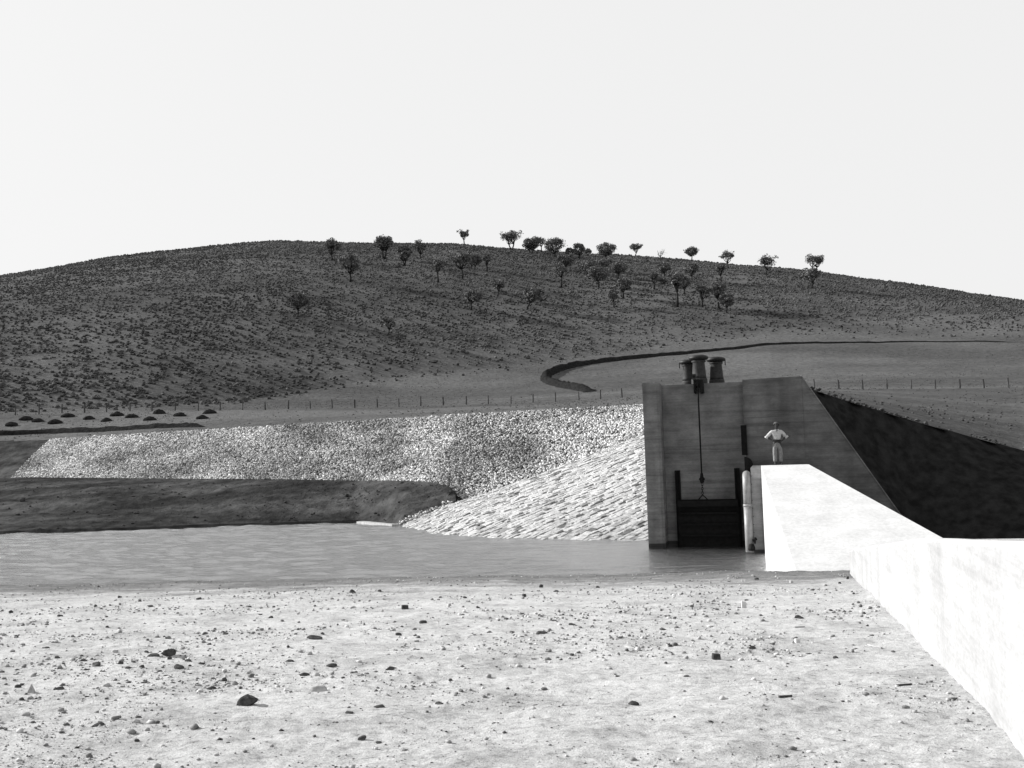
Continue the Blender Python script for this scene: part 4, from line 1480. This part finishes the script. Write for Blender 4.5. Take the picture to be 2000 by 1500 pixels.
# ================================================================== THE MAN
def skin_mesh(name, joints, edges, mat, sub=2):
    me = bpy.data.meshes.new(name + '_skeleton')
    names = list(joints)
    me.from_pydata([joints[k][0] for k in names], [(names.index(a), names.index(b)) for a, b in edges], [])
    o = bpy.data.objects.new(name + '_skeleton', me)
    COL.objects.link(o)
    md = o.modifiers.new('skin', 'SKIN')
    for i, k in enumerate(names):
        r = joints[k][1]
        sv_ = me.skin_vertices[0].data[i]
        sv_.radius = (r, r) if not hasattr(r, '__len__') else r
        sv_.use_root = (i == 0)
    md.use_smooth_shade = True
    md.branch_smoothing = 0.3
    s = o.modifiers.new('sub', 'SUBSURF'); s.levels = sub; s.render_levels = sub
    dg = bpy.context.evaluated_depsgraph_get()
    ev = o.evaluated_get(dg)
    res = bpy.data.meshes.new_from_object(ev)
    res.name = name
    res.materials.clear(); res.materials.append(mat)
    bpy.data.objects.remove(o)
    return res


feet = at_a(1520, 909.5, 45.2); feet[2] = PZ
man = thing('person', 'man in white shirt and pale trousers standing hands on hips on the concrete platform', 'person', feet)
man.rotation_euler = (0, 0, math.radians(-6))
# local frame: x to the image right, y away from camera, z up; figure faces -y
H = {}
body = {
    'pelvis': ((0, 0, 0.95), (0.15, 0.11)), 'waist': ((0, 0, 1.10), (0.14, 0.11)), 'chest': ((0, 0.01, 1.32), (0.165, 0.12)), 'neckb': ((0, 0.01, 1.47), 0.065), 'neck': ((0.0, -0.005, 1.54), 0.066),
    'head1': ((0.005, -0.03, 1.61), (0.082, 0.092)), 'head2': ((0.008, -0.025, 1.69), (0.094, 0.108)), 'crown': ((0.005, -0.01, 1.765), 0.06),
    'shR': ((-0.19, 0.01, 1.42), 0.065), 'elR': ((-0.40, 0.06, 1.19), 0.045), 'wrR': ((-0.215, -0.06, 1.035), 0.032), 'haR': ((-0.15, -0.10, 1.0), 0.038),
    'shL': ((0.19, 0.01, 1.42), 0.065), 'elL': ((0.385, 0.09, 1.17), 0.045), 'wrL': ((0.215, -0.06, 1.035), 0.032), 'haL': ((0.15, -0.10, 1.0), 0.038),
    'hipR': ((-0.10, 0, 0.88), 0.095), 'knR': ((-0.115, -0.01, 0.49), 0.062), 'anR': ((-0.115, 0.02, 0.10), 0.045), 'toR': ((-0.135, -0.14, 0.045), 0.035),
    'hipL': ((0.10, 0, 0.88), 0.095), 'knL': ((0.125, -0.05, 0.49), 0.062), 'anL': ((0.115, 0.02, 0.10), 0.045), 'toL': ((0.145, -0.14, 0.045), 0.035)}
be = [('pelvis', 'waist'), ('waist', 'chest'), ('chest', 'neckb'), ('neckb', 'neck'), ('neck', 'head1'), ('head1', 'head2'), ('head2', 'crown'), ('chest', 'shR'), ('shR', 'elR'), ('elR', 'wrR'), ('wrR', 'haR'), ('chest', 'shL'), ('shL', 'elL'), ('elL', 'wrL'), ('wrL', 'haL'),
      ('pelvis', 'hipR'), ('hipR', 'knR'), ('knR', 'anR'), ('anR', 'toR'), ('pelvis', 'hipL'), ('hipL', 'knL'), ('knL', 'anL'), ('anL', 'toL')]


def add_child(name, me, par=None):
    o = bpy.data.objects.new(name, me)
    COL.objects.link(o)
    o.parent = par or man
    return o


bo = add_child('body', skin_mesh('body', body, be, M['skin']))
for s in (-1, 1):                  # fingers spread over the hip, thumb behind
    base = np.array([s * 0.15, -0.10, 1.0])
    for k, ln in enumerate((0.075, 0.085, 0.08, 0.065)):
        o0 = base + np.array([-s * 0.005, -0.01, 0.025 - k * 0.018])
        tip_ = o0 + np.array([-s * ln, -0.02 + 0.004 * k, -0.015 - 0.008 * k])
        v, f = tube([o0, (o0 + tip_) / 2 + np.array([0, -0.012, 0]), tip_], [0.011, 0.010, 0.007], 6)
        add_child('finger', make_mesh('finger', v, f, M['skin'], True), bo)
    v, f = tube([base + np.array([s * 0.02, 0.02, 0.02]), base + np.array([s * 0.01, 0.07, 0.03]), base + np.array([-s * 0.015, 0.10, 0.02])], [0.013, 0.012, 0.008], 6)
    add_child('thumb', make_mesh('thumb', v, f, M['skin'], True), bo)
shirt = {'waist': ((0, 0, 1.03), (0.165, 0.13)), 'belly': ((0, -0.005, 1.13), (0.175, 0.135)), 'chest': ((0, 0.01, 1.32), (0.19, 0.14)), 'col': ((0, 0.01, 1.475), 0.085),
         'shR': ((-0.19, 0.01, 1.415), 0.085), 'upR': ((-0.30, 0.035, 1.30), 0.078), 'elR': ((-0.40, 0.06, 1.185), 0.07),
         'shL': ((0.19, 0.01, 1.415), 0.085), 'upL': ((0.30, 0.035, 1.30), 0.078), 'elL': ((0.385, 0.09, 1.17), 0.07)}
shirt_o = add_child('shirt', skin_mesh('shirt', shirt, [('waist', 'belly'), ('belly', 'chest'), ('chest', 'col'), ('chest', 'shR'), ('shR', 'upR'), ('upR', 'elR'), ('chest', 'shL'), ('shL', 'upL'), ('upL', 'elL')], M['shirt']))
for s in (-1, 1):
    v, f = tube([(s * 0.385, 0.055, 1.20), (s * 0.43, 0.055, 1.145)], [0.075, 0.085], 12)
    add_child('sleeve_cuff', make_mesh('sleeve_cuff', v, f, M['shirt'], True), shirt_o)
    v, f = prism([(s * 0.01, -0.115, 1.47), (s * 0.085, -0.09, 1.50), (s * 0.075, -0.145, 1.40)], [(s * 0.01, -0.10, 1.475), (s * 0.085, -0.07, 1.51), (s * 0.075, -0.12, 1.41)])
    add_child('collar', make_mesh('collar', v, f, M['shirt']), shirt_o)
tro = {'belt': ((0, 0, 1.0), (0.16, 0.125)), 'seat': ((0, 0.01, 0.88), (0.155, 0.13)), 'hR': ((-0.10, 0, 0.78), 0.105), 'kR': ((-0.115, -0.01, 0.49), 0.088), 'aR': ((-0.115, 0.01, 0.12), 0.082),
       'hL': ((0.10, 0, 0.78), 0.105), 'kL': ((0.125, -0.045, 0.49), 0.09), 'aL': ((0.115, 0.01, 0.12), 0.082)}
tro_o = add_child('trousers', skin_mesh('trousers', tro, [('belt', 'seat'), ('seat', 'hR'), ('hR', 'kR'), ('kR', 'aR'), ('seat', 'hL'), ('hL', 'kL'), ('kL', 'aL')], M['trousers']))
v, f = lathe((0, 0, 0), [(0.168, 1.005), (0.172, 1.01), (0.172, 1.045), (0.168, 1.05)], 28)
v = [np.array([q[0], q[1] * 0.80, q[2]]) for q in v]
add_child('belt', make_mesh('belt', v, f, M['leather'], False), tro_o)
for s in (-1, 1):
    bt = {'an': ((s * 0.115, 0.03, 0.11), 0.06), 'heel': ((s * 0.115, 0.035, 0.055), 0.055), 'ball': ((s * 0.13, -0.11, 0.045), (0.055, 0.045)), 'toe': ((s * 0.138, -0.18, 0.04), 0.035)}
    add_child('boot', skin_mesh('boot', bt, [('an', 'heel'), ('heel', 'ball'), ('ball', 'toe')], M['leather']))
bv, bf = ICO2
hv = bv * np.array([0.112, 0.122, 0.108]) * (1 + rng.uniform(-0.03, 0.03, (len(bv), 1))) + np.array([0, 0.005, 1.715])
fk = [tuple(q) for q in bf if (lambda c: c[2] > 1.735 or (c[1] > 0.02 and c[2] > 1.63) or (abs(c[0]) > 0.085 and c[1] > -0.03 and c[2] > 1.67))(hv[q].mean(0))]
add_child('hair', make_mesh('hair', hv, fk, M['hair'], True))
v, f = join(tube([(0.006, -0.125, 1.70), (0.006, -0.150, 1.662), (0.006, -0.125, 1.652)], [0.012, 0.018, 0.012], 8))
add_child('nose', make_mesh('nose', v, f, M['skin'], True), bo)
for s in (-1, 1):
    v, f = tube([(s * 0.10, -0.01, 1.71), (s * 0.112, 0.0, 1.685), (s * 0.10, -0.005, 1.652)], [0.012, 0.02, 0.012], 8)
    add_child('ear', make_mesh('ear', v, f, M['skin'], True), bo)
    e = np.array([s * 0.036 + 0.006, -0.124, 1.70])
    v, f = (ICO1[0] * 0.013 + e, ICO1[1])
    add_child('eye', make_mesh('eye', v, f, M['leather'], True), bo)
v, f = tube([(-0.02, -0.116, 1.615), (0.006, -0.122, 1.612), (0.032, -0.116, 1.615)], 0.006, 6)
add_child('mouth', make_mesh('mouth', v, f, M['leather'], True), bo)
